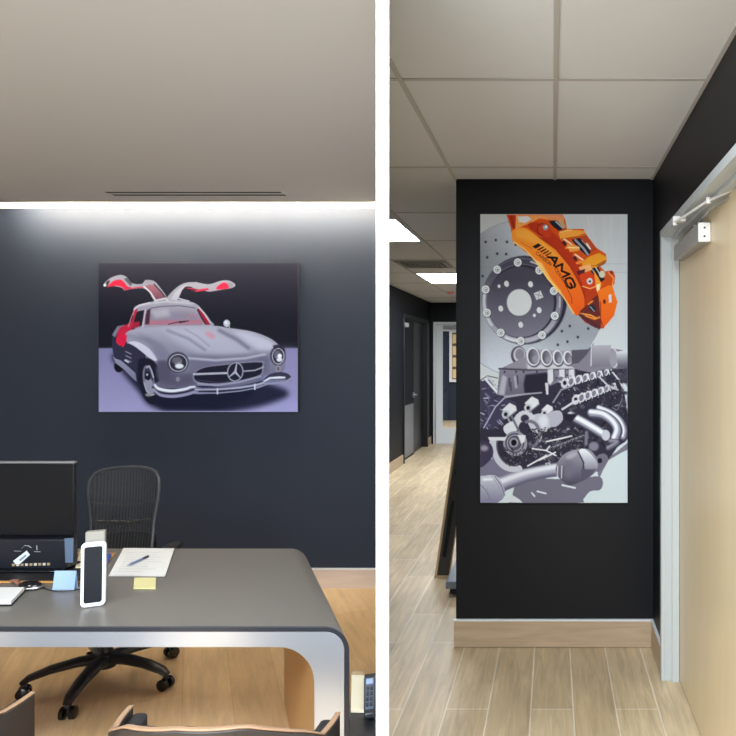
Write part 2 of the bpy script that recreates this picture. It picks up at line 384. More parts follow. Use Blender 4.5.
    for ang in (-1.35, .75, 2.55): k.line([c, (c[0]+7.2*math.cos(ang), c[1]+9*math.sin(ang))], [2.4, .8], (178,178,196))
    k.line(E(20,326,150,336,300,314,440,276), 1.6, (160,160,182), blur=.3)
    # bumper
    k.poly(D(424,372,470,432,560,462,660,450,736,425) + E(0,395,100,392,250,380,420,350,470,328,560,330,640,300) + E(640,312,620,290,500,300,450,318,300,340,150,352,40,352) + D(736,378,660,400,560,410,480,396,440,360), (122,120,148), smooth=3)
    k.line(D(440,366,470,394,560,410,660,398,700,384,736,380), [2.0,2.8,3.0,2.6,2.0,1.6], (236,238,246), smooth=6, blur=.2)
    k.line(D(424,384,466,418,560,432,660,420,736,398), 1.7, (40,40,58), smooth=5, blur=.3); k.line(D(430,400,480,440,560,452,660,440,736,418), 2.6, (158,156,186), smooth=5, blur=.4)
    k.line(E(0,362,40,368,150,366,300,352,400,336,460,318), 1.5, (180,180,200)); k.line(E(30,378,150,376,300,366,400,350), 2.2, (44,44,64)); k.line(E(0,386,150,388,300,374,420,352,480,330), 1.2, (150,150,176))
    k.poly(E(456,300,500,262,560,248,610,254,640,276,634,300,600,296,500,300), (58,56,78), smooth=4); k.line(E(462,308,500,288,560,284,600,284), [1.4,2.0,2.4,1.6], (232,234,242), blur=.2); k.line(E(470,326,540,322,610,314,640,290), 2.0, (152,150,178), blur=.3)
    for p in (E(150,376)[0], E(400,346)[0]): k.line([(p[0], p[1]-2.4), (p[0], p[1]+2.4)], 1.6, (206,206,220))
    # mirror
    k.ell(B(212,424)[0], 3.3, 3.6, (186,188,202)); k.ell(B(208,418)[0], 1.6, 1.7, (222,224,232), blur=.4); k.line(B(228,440,230,452), 1.2, (170,170,186))
    k.line([(98,411.4),(300,411.4)], .8, (178,174,214))
    return k.done()

def paint_engine():
    k = Ink(480.2, 214, 627.6, 503)
    B = lambda *p: [(470+p[i]/4.329, 205+p[i+1]/4.329) for i in range(0, len(p), 2)]
    E = lambda *p: [(470+p[i]/4.329, 340+p[i+1]/4.329) for i in range(0, len(p), 2)]
    q = 1/4.329
    rnd = random.Random(11)
    k.poly([(470,205),(640,205),(640,510),(470,510)], grad((184,187,190), (206,213,216), 214, 420))
    for i in range(10): k.line([(590+rnd.uniform(-6,36), 216), (590+rnd.uniform(-6,36), 330)], 1.2, (194,198,201), blur=.6, alpha=.5)
    k.line(B(560,255,680,255), .5, (170,174,178)); k.line(B(560,290,680,292), .5, (172,176,180))
    # brake disc
    cx, cy = B(243,405)[0]; R = 345*q
    def disc(gx, gy):
        a = np.arctan2(gy-cy, gx-cx); t = .5+.5*np.cos(2*(a+1.05)); r = np.hypot(gx-cx, gy-cy)/R
        d = np.clip((gx-480)/60, 0, 1)
        base = 138+38*t+16*d+np.clip((255-gy)/30, 0, 1)*18-np.clip((488-gx)/8, 0, 1)*8
        base = np.where(gy > cy+35, base+np.clip((gy-cy-35)/40, 0, 1)*34, base)
        return np.stack([base*.97, base, base*1.06], -1)
    k.ell((cx, cy), R, R, disc)
    k.ring((cx, cy), R-.6, R-.6, 1.0, (150,148,160), alpha=.6)
    for i in range(900):
        a = rnd.uniform(0, 2*PI); r = R*math.sqrt(rnd.uniform(.3, 1)); g = rnd.choice((110, 190))
        k.ell((cx+r*math.cos(a), cy+r*math.sin(a)), .35, .35, (g, g, g+6), alpha=.35)
    for u, v in ((68,160),(112,152),(160,160),(198,172),(75,227),(118,211),(157,213),(55,308),(432,524),(398,546),(467,572),(422,592),(380,605),(512,535),(108,330)):
        k.ell(B(u,v)[0], 1.2, 1.4, (52,52,66), blur=.25)
    # hub bell
    hc = B(228,415)[0]
    k.ell(B(236,412)[0], 184*q, 192*q, (44,42,56), blur=.6); k.ell(hc, 176*q, 188*q, (92,90,106)); k.ring(B(224,416)[0], 162*q, 172*q, 4.5, grad((70,68,84), (176,174,188), 265, 340))
    k.ell(B(226,416)[0], 149*q, 157*q, (48,46,60)); k.ell(B(220,420)[0], 144*q, 152*q, grad((70,68,82), (124,121,138), 280, 340))
    k.ring(B(224,416)[0], 163*q, 173*q, 3.0, (196,196,206), a0=2.5, a1=3.5, blur=.6); k.ring(B(224,416)[0], 163*q, 173*q, 2.4, (214,214,222), a0=1.7, a1=2.0, blur=.5)
    k.ring(B(224,416)[0], 165*q, 175*q, 1.6, (190,188,198), a0=-1.33, a1=-1.05, blur=.3); k.ring(B(224,416)[0], 165*q, 175*q, 1.6, (170,168,180), a0=-.75, a1=-.62, blur=.3); k.ring(B(224,416)[0], 165*q, 175*q, 1.6, (178,176,188), a0=-.1, a1=.15, blur=.3)
    k.ell(B(213,422)[0], 54*q, 58*q, (204,207,210)); k.ring(B(213,422)[0], 54*q, 58*q, .7, (120,118,130), a0=2.6, a1=4.8)
    for u, v in ((207,249),(300,283),(363,372),(367,480),(312,563),(220,589),(133,553),(74,467),(68,366),(118,280)):
        c = B(u,v)[0]; k.ell((c[0]+.4, c[1]+.5), 4.1, 4.3, (60,58,72), blur=.3); k.ell(c, 3.9, 4.1, (214,217,220)); k.ring(c, 2.0, 2.2, .7, (150,150,158)); k.ell((c[0]+.3, c[1]+.2), .8, .8, (70,70,82))
    for u, v in ((158,341),(262,343),(299,455),(219,518),(133,448)): k.ell(B(u,v)[0], 2.5, 3.2, (208,210,214), rot=-.3); k.ring(B(u,v)[0], 2.6, 3.3, .4, (60,58,70), a0=2.4, a1=5)
    for u, v in ((126,352),(279,478)): k.ell(B(u,v)[0], 1.5, 1.8, (212,214,218))
    k.poly(B(276,382,306,370,318,400,288,412), (196,198,204)); k.line(B(282,386,310,394), .6, (120,118,130)); k.line(B(300,374,296,408), .6, (130,128,140))
    # caliper: rear body
    O1, O2, O3, RD, MR, DK = (240,142,44), (228,108,32), (200,78,26), (176,52,28), (104,44,42), (34,34,48)
    k.poly(B(158,42,400,42,412,62,420,104,492,104,502,126,548,186,588,212,592,246,560,262,584,288,612,284,628,306,626,340,616,352,628,390,638,420,624,478,576,536,500,510,468,476,300,250,186,160,176,96), O3)
    k.poly(B(160,44,200,44,206,62,196,108,182,96,172,62), RD); k.poly(B(200,44,330,44,400,62,385,70,300,58,250,80,210,100,196,108), (232,150,84)); k.poly(B(320,44,400,44,408,62,402,100,380,70,340,62), (216,138,92))
    k.poly(B(206,50,250,48,268,62,240,78,212,74), (206,210,212)); k.line(B(200,48,216,92,260,76,290,60), 1.2, (236,164,80)); k.line(B(178,52,190,100), 1.6, (150,44,26))
    k.poly(B(250,84,300,78,345,110,395,150,440,205,480,270,510,340,525,400,500,440,470,340,430,270,370,200,300,150), RD, blur=.6, smooth=3)
    k.poly(B(285,95,330,78,352,110,345,140,310,130), (190,60,30), smooth=4); k.ring(B(318,106)[0], 6.2, 6.0, 1.0, (98,36,40), a0=1.8, a1=4.6)
    k.ell(B(327,97)[0], 2.8, 2.8, (150,152,160)); k.ell(B(329,95)[0], 1.2, 1.2, (226,228,232))
    # main face
    k.poly(B(180,122,196,104,240,100,300,142,370,192,428,262,470,336,492,392,494,440,472,474,450,470,404,394,332,312,286,242,236,192,190,162), grad((238,146,48), (228,92,30), 235, 310), smooth=3)
    k.poly(B(200,112,250,110,320,165,390,230,370,226,300,180,240,150,206,140), (244,168,70), blur=1.0, smooth=3, alpha=.7)
    k.line(B(190,160,240,194,290,248,336,318,404,396,450,470), 1.3, (246,196,110), blur=.4); k.poly(B(270,232,310,250,350,320,400,380,380,376,330,310,286,246), (246,206,120), blur=.8, alpha=.85)
    k.line(B(300,140,372,192,432,264,474,336,496,394), 1.0, (150,50,24), blur=.3); k.line(B(246,98,310,140), 1.2, (208,84,30))
    # pads and bridges
    k.poly(B(340,70,372,66,400,84,412,104,384,112,358,92), DK); k.line(B(372,72,402,100), 1.4, (170,172,178)); k.poly(B(380,70,402,64,416,96,404,104), (190,150,110), blur=.3)
    k.poly(B(440,150,476,142,512,180,524,206,508,222,470,190), DK); k.line(B(456,152,490,186,510,214), 2.2, (150,154,164)); k.line(B(486,152,520,190), 1.6, (196,190,190)); k.poly(B(476,142,500,130,548,190,530,206), (178,70,40)); k.line(B(506,168,520,190), 1.8, (220,214,210))
    k.poly(B(516,270,552,262,584,322,562,338,532,304), DK); k.line(B(530,280,556,320), 1.4, (140,144,152)); k.line(B(544,270,566,306), 1.2, (196,190,182)); k.ell(B(572,300)[0], 3.2, 3.6, (206,196,172), blur=.4); k.poly(B(584,298,604,284,626,296,622,312,598,318), (196,84,44)); k.ell(B(612,292)[0], 2.0, 1.8, (150,50,34))
    k.poly(B(384,122,420,106,496,112,500,128,470,138,420,146,392,152), (232,152,62)); k.line(B(392,148,470,136,498,124), 1.0, (176,84,30)); k.line(B(390,118,440,108), 1.0, (244,196,120))
    k.poly(B(486,246,520,222,560,208,592,226,586,252,548,270,500,278,486,268), (226,150,44)); k.poly(B(548,258,586,240,586,254,556,270), (150,90,50), blur=.4); k.line(B(490,268,548,262,584,240), .9, (180,96,30))
    for (u, v) in ((408,160),(455,226)):
        k.poly(B(u-14,v-6,u+6,v-14,u+34,v+8,u+20,v+26), (214,92,36)); k.poly(B(u-12,v,u+2,v-6,u+12,v+14,u,v+16), (66,36,44)); k.line(B(u,v-12,u+34,v+12), 1.5, (240,214,180), blur=.3); k.line(B(u+8,v+26,u+44,v+16), 2.2, (232,140,60))
    k.poly(B(420,170,470,178,476,196,432,204), (234,150,66)); k.line(B(424,184,474,186), 1.0, (250,220,170)); k.poly(B(470,270,520,256,530,280,486,296), (240,170,110)); k.poly(B(460,288,500,276,494,300,470,304), (84,38,48))
    k.poly(B(478,300,530,296,548,330,535,362,500,360,484,335), (206,66,30), smooth=4); k.ell(B(518,330)[0], 3.0, 3.2, (206,208,212)); k.ell(B(519,331)[0], 1.3, 1.3, (70,70,80)); k.line(B(488,352,520,362,546,352), 1.0, (244,180,110))
    k.poly(B(536,282,570,340,560,372,545,350), (236,150,50)); k.poly(B(548,345,564,340,560,380,546,380), (244,226,180), blur=.4)
    # lower end
    k.poly(B(500,372,546,360,556,392,520,430,500,440), (180,60,28)); k.poly(B(470,474,500,438,552,388,566,420,568,500,560,534,520,520), MR, smooth=2)
    k.line(B(500,480,540,494,566,484), 1.8, (226,132,48)); k.ell(B(530,446)[0], 4.4, 3.0, (44,44,56), rot=.7); k.line(B(520,440,538,460), .9, (160,164,170)); k.line(B(512,430,530,416), 1.8, (224,130,50)); k.line(B(478,470,520,476,548,490), 1.5, (232,150,80))
    k.poly(B(552,372,600,348,618,352,628,390,638,422,622,478,578,534,566,500,560,420), grad((240,122,34), (226,92,32), 285, 325)); k.line(B(566,420,566,496,578,532), .8, (140,50,30)); k.line(B(600,292,622,318,616,350), 1.0, (246,160,80))
    k.poly(B(600,390,612,386,614,420,602,424), (210,212,214)); k.ell(B(582,418)[0], 1.4, 2.4, (90,40,34)); k.poly(B(470,476,480,470,570,530,560,540), (80,44,52), blur=.5)
    # lettering on the caliper
    u = (165, 185); v = (185, -165); un = np.array(u)/np.hypot(*u); vn = np.array(v)/np.hypot(*v); o = np.array(B(270,180)[0]); un = np.array((.82,.57)); vn = np.array((.57,-.82))
    x = 0
    for wdt in (4.0, 1.6, 1.6, 1.5, 1.3):
        a = o+un*x; k.poly([tuple(a), tuple(a+un*wdt), tuple(a+un*(wdt+3.0)+vn*6.2), tuple(a+un*3.0+vn*6.2)], (30,24,24)); x += wdt+1.7
    for ch, p0, p1 in (('A', (336,226), (364,262)), ('M', (371,268), (402,312)), ('G', (409,322), (429,362))):
        a, b = np.array(B(*p0)[0]), np.array(B(*p1)[0]); d = b-a; write(k, ch, a, d, (d[1], -d[0]), np.hypot(*d), 0, 7.2, 2.1, (30,24,24), .12)
    write(k, 'CARBON', np.array(B(284,212)[0]), (140,112), (112,-140), 2.3, .42, 3.0, .6, (110,54,22)); write(k, 'CERAMIC', np.array(B(366,280)[0]), (100,150), (150,-100), 2.2, .42, 2.8, .55, (120,56,24))
    k.line(B(218,160,270,190), .8, (190,100,40)); k.line(B(404,326,440,402,442,426), .8, (130,54,26), alpha=.8)

    # ---------------- engine
    k.poly(E(0,80,130,100,300,20,700,10,700,740,0,740), (200,208,213), alpha=0.0)
    k.poly(E(42,380,42,580,120,600,60,560), (180,182,196))
    # floor and the printed shadow under the engine
    k.poly(E(42,440,120,520,300,560,420,600,560,590,690,440,690,730,42,730), (204,214,217)); k.poly(E(180,690,220,580,330,600,470,600,560,590,575,625,560,650,520,655,490,690,470,705,190,705), (112,108,124), smooth=3); k.poly(E(42,520,150,510,240,560,220,600,42,600), (118,114,136))
    k.poly(E(150,700,180,668,215,690,230,705), (205,210,214)); k.line(E(268,662,280,676), 1.6, (214,216,222)); k.line(E(292,655,328,664), 1.7, (214,216,222)); k.line(E(400,628,455,640), 1.8, (212,214,220)); k.poly(E(560,540,640,480,690,440,690,470,600,520,560,600), (120,116,132), smooth=2)
    # dark engine mass
    k.poly(E(42,170,120,240,130,125,250,95,460,105,520,130,640,120,660,190,680,300,690,420,640,460,580,540,480,580,400,560,300,550,200,560,110,500,50,520,42,400), (52,48,64), smooth=2)
    k.poly(E(42,180,90,170,120,240,200,270,180,320,100,390,42,380), (66,62,86))
    for i in range(46):
        a = rnd.uniform(42,140); b = rnd.uniform(170,380); l = rnd.uniform(8,36); g = rnd.choice((120,150,196,40,86)); k.line(E(a,b,a+l*.6,b+l*rnd.uniform(-.2,1)), rnd.uniform(.5,1.3), (g,g,g+22), alpha=.85)
    k.line(E(60,160,90,195,120,230), 2.4, (214,216,224)); k.line(E(60,380,110,290,150,250), 1.2, (176,176,200)); k.line(E(150,250,220,238,265,232), 1.0, (170,170,186)); k.line(E(45,175,75,155,120,165), .9, (80,76,90)); k.line(E(75,158,110,200), 1.6, (190,190,200))
    # heads of small bits over the whole middle: links, studs, chains
    def clutter(u0, u1, v0, v1, n, lo, hi, sz, dirs=None):
        for i in range(n//9):        # dull masses first, then bright and dark flecks of very unequal size
            c = E(rnd.uniform(u0, u1), rnd.uniform(v0, v1))[0]; g = rnd.uniform(lo*.5, (lo+hi)*.42); k.ell(c, rnd.uniform(.8, 1.9)*sz*.45, rnd.uniform(.5, 1.2)*sz*.45, (g, g*.97, g*1.1), rot=rnd.uniform(0, PI), blur=.35, alpha=.8)
        for i in range(int(n*.75)):
            a = rnd.uniform(u0, u1); b = rnd.uniform(v0, v1); g = lo*.6+(hi-lo*.6)*rnd.random()**1.9; an = rnd.uniform(0, PI) if dirs is None else dirs+rnd.gauss(0, .6); l = (.15+rnd.random()**2)*sz
            c = E(a, b)[0]
            if rnd.random() < .35: k.ell(c, rnd.uniform(.3, 1.1), rnd.uniform(.3, .9), (g, g*.985, g*1.06), rot=an, alpha=.9)
            else: k.line([c, (c[0]+l*math.cos(an), c[1]+l*math.sin(an))], rnd.uniform(.35, 1.3), (g, g*.985, g*1.06), blur=rnd.choice((0, 0, .25)), alpha=.85)
            if rnd.random() < .25: k.ell(c, .8, .7, (26, 24, 36))
    # plenum and airbox
    k.poly(E(128,122,250,96,330,110,452,122,452,150,345,200,330,222,240,236,160,246,118,236,124,180), grad((132,128,144), (104,100,118), 368, 396))
    k.poly(E(240,150,330,140,345,150,345,228,300,236,236,230,232,190), (44,40,56), blur=.8); k.poly(E(140,150,160,160,150,240,122,236), (176,174,188), blur=.8); k.line(E(126,124,250,130,450,126), 1.6, (70,66,80)); k.line(E(150,244,240,234,310,228), 1.4, (168,166,180), blur=.3)
    for a, b in ((170,190),(176,208),(205,180)): k.line(E(a,b-24,a+2,b+10), 1.8, (76,72,90), blur=.3)
    k.line(E(195,160,200,205), 2.2, (170,168,182), blur=.6)
    for a in (150, 200, 232, 290): k.ell(E(a,138)[0], 1.0, 1.2, (60,56,70))
    # trumpets
    k.ell(E(210,66)[0], 7.6, 9.2, (84,80,94)); k.ell(E(214,64)[0], 6.0, 7.4, (196,196,206)); k.ell(E(216,62)[0], 4.6, 5.8, (132,128,144), blur=.6)
    k.poly(E(150,116,200,92,250,70,262,114,200,120), (142,138,152), smooth=2); k.poly(E(250,40,440,48,470,118,240,120), (160,157,170)); k.poly(E(250,108,470,104,476,124,248,126), (198,197,206), blur=.5)
    for u_, v_, a, b in ((273,72,29,40),(330,75,25,36),(380,76,23,33),(424,77,21,30)):
        c = E(u_,v_)[0]; k.ell((c[0]+.6, c[1]+1), a*q+.6, b*q+.8, (96,92,106), rot=-.12); k.ell(c, a*q, b*q, (214,214,222), rot=-.12); k.ell((c[0]+.5, c[1]), a*q-1.4, b*q-1.4, grad((70,66,82), (158,155,168), c[0]-5, c[0]+6, 0), rot=-.12); k.ell((c[0]+1.8, c[1]+2.6), a*q*.45, b*q*.4, (150,147,160), blur=.8, alpha=.8)
    # gearbox block upper right
    k.poly(E(430,110,470,95,520,30,640,40,690,50,690,130,640,130,520,140,470,130), (128,124,138)); k.poly(E(440,44,510,40,540,10,500,70,470,100,440,104), (86,82,96), blur=.4); k.poly(E(530,24,610,22,612,110,530,120), grad((170,168,178), (122,118,132), 346, 366)); k.line(E(526,24,524,110), 1.2, (198,197,206)); k.ell(E(625,80)[0], 5, 9.5, (150,148,160), blur=.4); k.ring(E(622,80)[0], 4.2, 9, .9, (212,212,220), a0=-1.5, a1=1.5)
    k.poly(E(632,52,690,40,690,120,640,120), grad((206,208,214), (98,94,108), 352, 366)); k.poly(E(560,130,690,120,690,200,640,170), (66,62,78), blur=.5)
    # injector stubs
    for a in (350, 400, 442): k.poly(E(a-14,128,a+10,126,a+14,170,a-4,196,a-14,178), (208,208,216), blur=.3); k.line(E(a+12,132,a+14,176), 1.2, (92,88,104))
    k.poly(E(325,186,340,184,340,236,330,236), (204,204,212)); 
    # camshafts: rows of bright lobes
    clutter(370, 660, 150, 300, 240, 60, 190, 4.0, .9)
    for (p, r_) in (((410,186,590,140), 7), ((458,258,620,200), 7)):
        for i in range(r_):
            t = i/(r_-1); c = E(p[0]+(p[2]-p[0])*t, p[1]+(p[3]-p[1])*t)[0]; s = 1-.35*t
            k.ell((c[0]+.8, c[1]+1.0), 4.0*s, 5.6*s, (44,40,54)); k.ell(c, 3.7*s, 5.2*s, (206,206,214), rot=.25); k.ell((c[0]-.6, c[1]+.4), 2.3*s, 3.6*s, (122,118,134), rot=.25)
            c2 = (c[0]+2.9*s, c[1]-.4); k.line([(c2[0], c2[1]-4.2*s), (c2[0]+1.4, c2[1]+3.6*s)], 1.3*s, (228,228,234))
        c = E(p[0], p[1])[0]; k.ell(c, 3.4, 4.2, (196,196,206)); k.ell(c, 1.7, 2.2, (26,24,36))
    k.line(E(360,270,395,215,440,200), 1.5, (150,150,168)); k.line(E(400,300,450,268,470,262), 2.0, (206,206,216)); k.line(E(610,130,650,180,672,230), 1.8, (200,200,210)); k.line(E(560,160,600,200,640,215), 1.8, (188,188,198))
    clutter(600, 685, 130, 330, 90, 50, 170, 4.0)
    k.line(E(660,250,640,300,590,320), .8, (120,118,132)); k.line(E(684,230,676,300), .7, (130,128,142))
    # pistons and rods
    for (a, b, s) in ((165,300,1.0),(262,272,1.0),(330,300,.8)):
        k.poly(E(a-26*s,b+2,a+6*s,b-28*s,a+34*s,b-14*s,a+38*s,b+6*s,a+8*s,b+30*s), (216,217,222), blur=.2); k.ell(E(a-10*s,b+22*s)[0], 4.0*s, 4.2*s, (190,190,200)); k.ell(E(a-10*s,b+22*s)[0], 1.9*s, 2.1*s, (30,28,40)); k.line(E(a+8*s,b+30*s,a+38*s,b+6*s), 1.2, (120,116,132)); k.line(E(a-4,b+30,a+20,b+80), 2.0, (150,147,160))
    k.poly(E(250,340,300,318,345,330,352,372,318,402,272,396), (190,190,202), smooth=4); k.poly(E(340,318,390,306,402,345,372,375,345,368), (176,175,190), smooth=3); k.ell(E(318,352)[0], 5, 6, (214,214,224), blur=1.4)
    k.poly(E(190,340,230,305,282,330,262,352,220,356,205,386), (202,202,212), smooth=3); k.ell(E(238,340)[0], 4.2, 4.0, (58,54,70), blur=.3)
    k.poly(E(148,372,190,350,206,386,170,412,148,396), (212,213,220), smooth=3); k.line(E(180,330,215,400), 2.2, (110,106,122)); k.ring(E(258,408)[0], 10, 13, 3.2, (116,112,128), a0=-1.9, a1=1.2); k.ring(E(262,404)[0], 11.4, 14, 1.0, (188,187,198), a0=-1.7, a1=.6)
    # crank pulley and the big ring
    k.ring(E(190,455)[0], 20.5, 24.5, 8.0, (196,195,206), a0=1.35, a1=3.3); k.ring(E(192,452)[0], 17.6, 21.5, 1.2, (92,88,104), a0=1.35, a1=3.3); k.ring(E(188,458)[0], 23, 27, 1.6, (120,116,132), a0=1.4, a1=3.2)
    k.ell(E(196,448)[0], 12.0, 12.5, (150,147,160)); k.ell(E(194,446)[0], 9.6, 10.2, (84,80,96)); k.ring(E(194,446)[0], 7.4, 8, 1.0, (160,158,170)); k.ell(E(190,444)[0], 4.6, 4.8, (150,148,160)); k.ell(E(190,444)[0], 2.8, 3.2, (24,22,34)); k.poly(E(206,410,242,412,236,440,222,450), (216,216,222), blur=.3)
    k.poly(E(78,420,160,420,150,436,84,434), (214,214,220), blur=.4); k.poly(E(42,440,90,450,100,500,60,545,42,540), (64,58,80), smooth=3); k.ell(E(62,468)[0], 4, 3, (150,144,160), blur=1)
    clutter(150, 250, 470, 545, 60, 60, 170, 3.4)
    # block bottom: chains, studs
    clutter(250, 480, 380, 520, 330, 60, 200, 4.2, .25); clutter(440, 600, 360, 480, 130, 44, 130, 4.0)
    for a, b, c_, d in ((270,470,330,478),(330,478,345,460),(330,478,372,500),(300,520,370,486),(250,545,330,500),(380,430,440,415),(330,440,420,420)): k.line(E(a,b,c_,d), 1.5, (220,220,226))
    k.poly(E(326,532,346,530,350,548,330,552), (190,190,200)); k.poly(E(330,536,342,534,344,546,334,548), (40,38,50))
    for i in range(9): c = E(360+i*16, 470-i*6)[0]; k.ring(c, 3.2, 2.0, .6, (150,148,162), rot=-.4, a0=3.2, a1=6.0)
    # exhaust primaries
    k.pipe(E(560,296,612,318,650,350,668,390,664,420), 7.0, (84,80,98), (150,150,166), (226,228,234)); k.pipe(E(528,318,580,326,622,356,640,392,628,430), 9.5, (76,72,90), (152,151,168), (232,233,240)); k.pipe(E(440,330,490,356,545,388,590,416), 10.0, (72,68,86), (160,159,176), (238,240,244))
    k.ell(E(588,412)[0], 4.2, 5.4, (196,196,206), blur=.4); k.poly(E(404,320,470,318,440,356,410,344), (40,36,50), blur=.5)
    k.pipe(E(610,440,640,445,600,470), 6, (58,54,70), (100,96,112), (140,137,150)); k.poly(E(540,510,580,490,600,520,560,570,540,560), (110,106,122), smooth=2); k.ell(E(562,522)[0], 2.4, 2.6, (36,34,46)); k.line(E(505,400,502,450), 3.2, (122,118,134), blur=.5); k.ell(E(536,460)[0], 5, 4.6, (128,125,142), blur=.8)
    # catalyst and tail pipe
    k.pipe(E(50,660,100,640,150,622,240,590,330,570,400,560), [21,20,13.5,13,12.5,13], (98,94,116), (160,159,178), (222,223,232), off=(-.04,-.16))
    k.poly(E(42,600,60,588,110,586,140,620,152,668,120,704,42,706), grad((214,217,224), (126,124,150), 470, 503), smooth=2); k.line(E(108,590,136,630,150,672), 1.0, (116,113,134)); k.line(E(96,590,124,632,138,684), .6, (150,148,168)); k.line(E(44,626,70,650,88,690), .8, (120,117,140)); k.line(E(60,604,96,602), 2.2, (236,238,242), blur=.8)
    k.poly(E(372,548,400,500,450,476,510,472,548,510,552,556,520,590,440,628,400,610,376,580), grad((150,147,160), (74,70,88), 452, 486), smooth=4)
    k.poly(E(470,480,500,472,546,520,552,556,524,584,500,560,490,520), grad((222,223,230), (110,107,124), 452, 475), smooth=2); k.line(E(468,482,492,530,488,590), 1.4, (60,56,72)); k.poly(E(480,560,530,560,548,556,520,592,484,612), (88,84,102), blur=.6); k.ell(E(425,560)[0], 6, 9, (112,108,124), blur=2.5); k.ell(E(440,500)[0], 6, 2.5, (170,168,180), blur=1.2, rot=-.4)
    for i in range(4): k.line(E(380+i*9,545,378+i*9,598), .9, (208,208,216) if i % 2 == 0 else (92,88,104))
    out = k.done(); return out*np.linspace(1.04, .9, out.shape[0])[:, None, None]  # ink darkened downward to offset stronger light low on the print

def print_face(name, img, x0, x1, z0, z1, y, m, parent):
    """a fine sheet of ink: one vertex per printed dot, its colour in a colour attribute; faces -Y"""
    h, w = img.shape[:2]
    xs = np.linspace(x0, x1, w); zs = np.linspace(z1, z0, h)
    gx, gz = np.meshgrid(xs, zs); co = np.stack([gx, np.full_like(gx, y), gz], -1).reshape(-1, 3)
    i = np.arange(h*w).reshape(h, w)
    f = np.stack([i[:-1, :-1], i[1:, :-1], i[1:, 1:], i[:-1, 1:]], -1).reshape(-1, 4)
    me = bpy.data.meshes.new(name); me.vertices.add(len(co)); me.vertices.foreach_set('co', co.ravel())
    me.loops.add(f.size); me.loops.foreach_set('vertex_index', f.ravel().astype(np.int32))
    me.polygons.add(len(f)); me.polygons.foreach_set('loop_start', np.arange(0, f.size, 4, dtype=np.int32))
    me.update(calc_edges=True)
    c = np.clip(img, 0, 255)/255.0; c = np.where(c <= .04045, c/12.92, ((c+.055)/1.055)**2.4)
    at = me.color_attributes.new('ink', 'FLOAT_COLOR', 'POINT')
    at.data.foreach_set('color', np.concatenate([c.reshape(-1, 3), np.ones((h*w, 1))], 1).ravel().astype(np.float32))
    me.materials.append(m); o = bpy.data.objects.new(name, me); C.objects.link(o); o.parent = parent
    return o
def ink_mat(name, gain, tint=(1, 1, 1)):
    m = bpy.data.materials.new(name); m.use_nodes = True; nt = m.node_tree; b = nt.nodes['Principled BSDF']
    a = nt.nodes.new('ShaderNodeVertexColor'); a.layer_name = 'ink'
    vm = nt.nodes.new('ShaderNodeVectorMath'); vm.operation = 'SCALE'; vm.inputs['Scale'].default_value = gain
    vt = nt.nodes.new('ShaderNodeVectorMath'); vt.operation = 'MULTIPLY'; vt.inputs[1].default_value = tint
    nt.links.new(a.outputs['Color'], vt.inputs[0]); nt.links.new(vt.outputs[0], vm.inputs[0]); nt.links.new(vm.outputs[0], b.inputs['Base Color'])
    b.inputs['Roughness'].default_value = 0.6; b.inputs['Specular IOR Level'].default_value = 0.04
    return m
# ------------------------------------------------------------------ the place, measured in metres: camera at x=0, y=0, eye height H, looking along +Y
H = 1.72; F = 670.0; VX, VY = 553.0, 356.0
def at(px, py, d):
    """the point at distance d along +Y that is seen at px, py of the 736 frame"""
    return ((px-VX)*d/F, d, H-(py-VY)*d/F)
def fl(px, py, z=0.0):
    """the point at height z seen at px, py"""
    d = (H-z)*F/(py-VY); return ((px-VX)*d/F, d)

cam = bpy.data.cameras.new('camera'); co = bpy.data.objects.new('camera', cam); C.objects.link(co)
co.location = (0, 0, H); co.rotation_euler = (PI/2, 0, 0)
cam.sensor_fit = 'HORIZONTAL'; cam.sensor_width = 36.0; cam.lens = 36.0*F/736
cam.shift_x = -(VX-368)/736; cam.shift_y = (VY-368)/736
cam.clip_start = 0.05; cam.clip_end = 100
bpy.context.scene.camera = co

# materials of the rooms
M = {}
M['black_paint'] = mat('black_wall_paint', lin(15,17,23), 0.5, spec=0.25, bump=0.12, bscale=400)
M['navy_paint'] = mat('charcoal_wall_paint', lin(44,52,67), 0.55, spec=0.2, bump=0.12, bscale=400)
M['white_paint'] = mat('white_paint', lin(236,236,236), 0.6, bump=0.08, bscale=300)
M['ceil_paint'] = mat('ceiling_paint', lin(186,187,189), 0.8, bump=0.05, bscale=150)
M['tile'] = mat('ceiling_tile', lin(222,222,223), 0.9, bump=0.35, bscale=260, var=0.03, vscale=4)
M['tbar'] = mat('ceiling_grid_metal', lin(188,184,179), 0.5)
M['oak_warm'] = plank_mat('honey_oak_planks', lin(224,194,150), lin(212,180,136), lin(192,158,114), 0.22, 1.9, math.radians(28.2), 0.38, 0.001, (0.1, 0.05), 0.16)
M['oak_pale'] = plank_mat('pale_oak_tile_planks', lin(208,188,154), lin(192,170,136), lin(222,212,194), 0.207, 1.2, 0.0, 0.4, 0.0035, (0.42, 0.108), 0.26)
M['base_dark'] = wood_mat('oak_tile_baseboard', lin(178,156,130), (3.0, 3.0, 30), 0.45, 0.3)
M['base_wood'] = wood_mat('greige_wood_baseboard', lin(216,198,184), (2.0, 2.0, 22), 0.45, 0.22)
M['trim_white'] = mat('white_metal_trim', lin(225,228,232), 0.35)

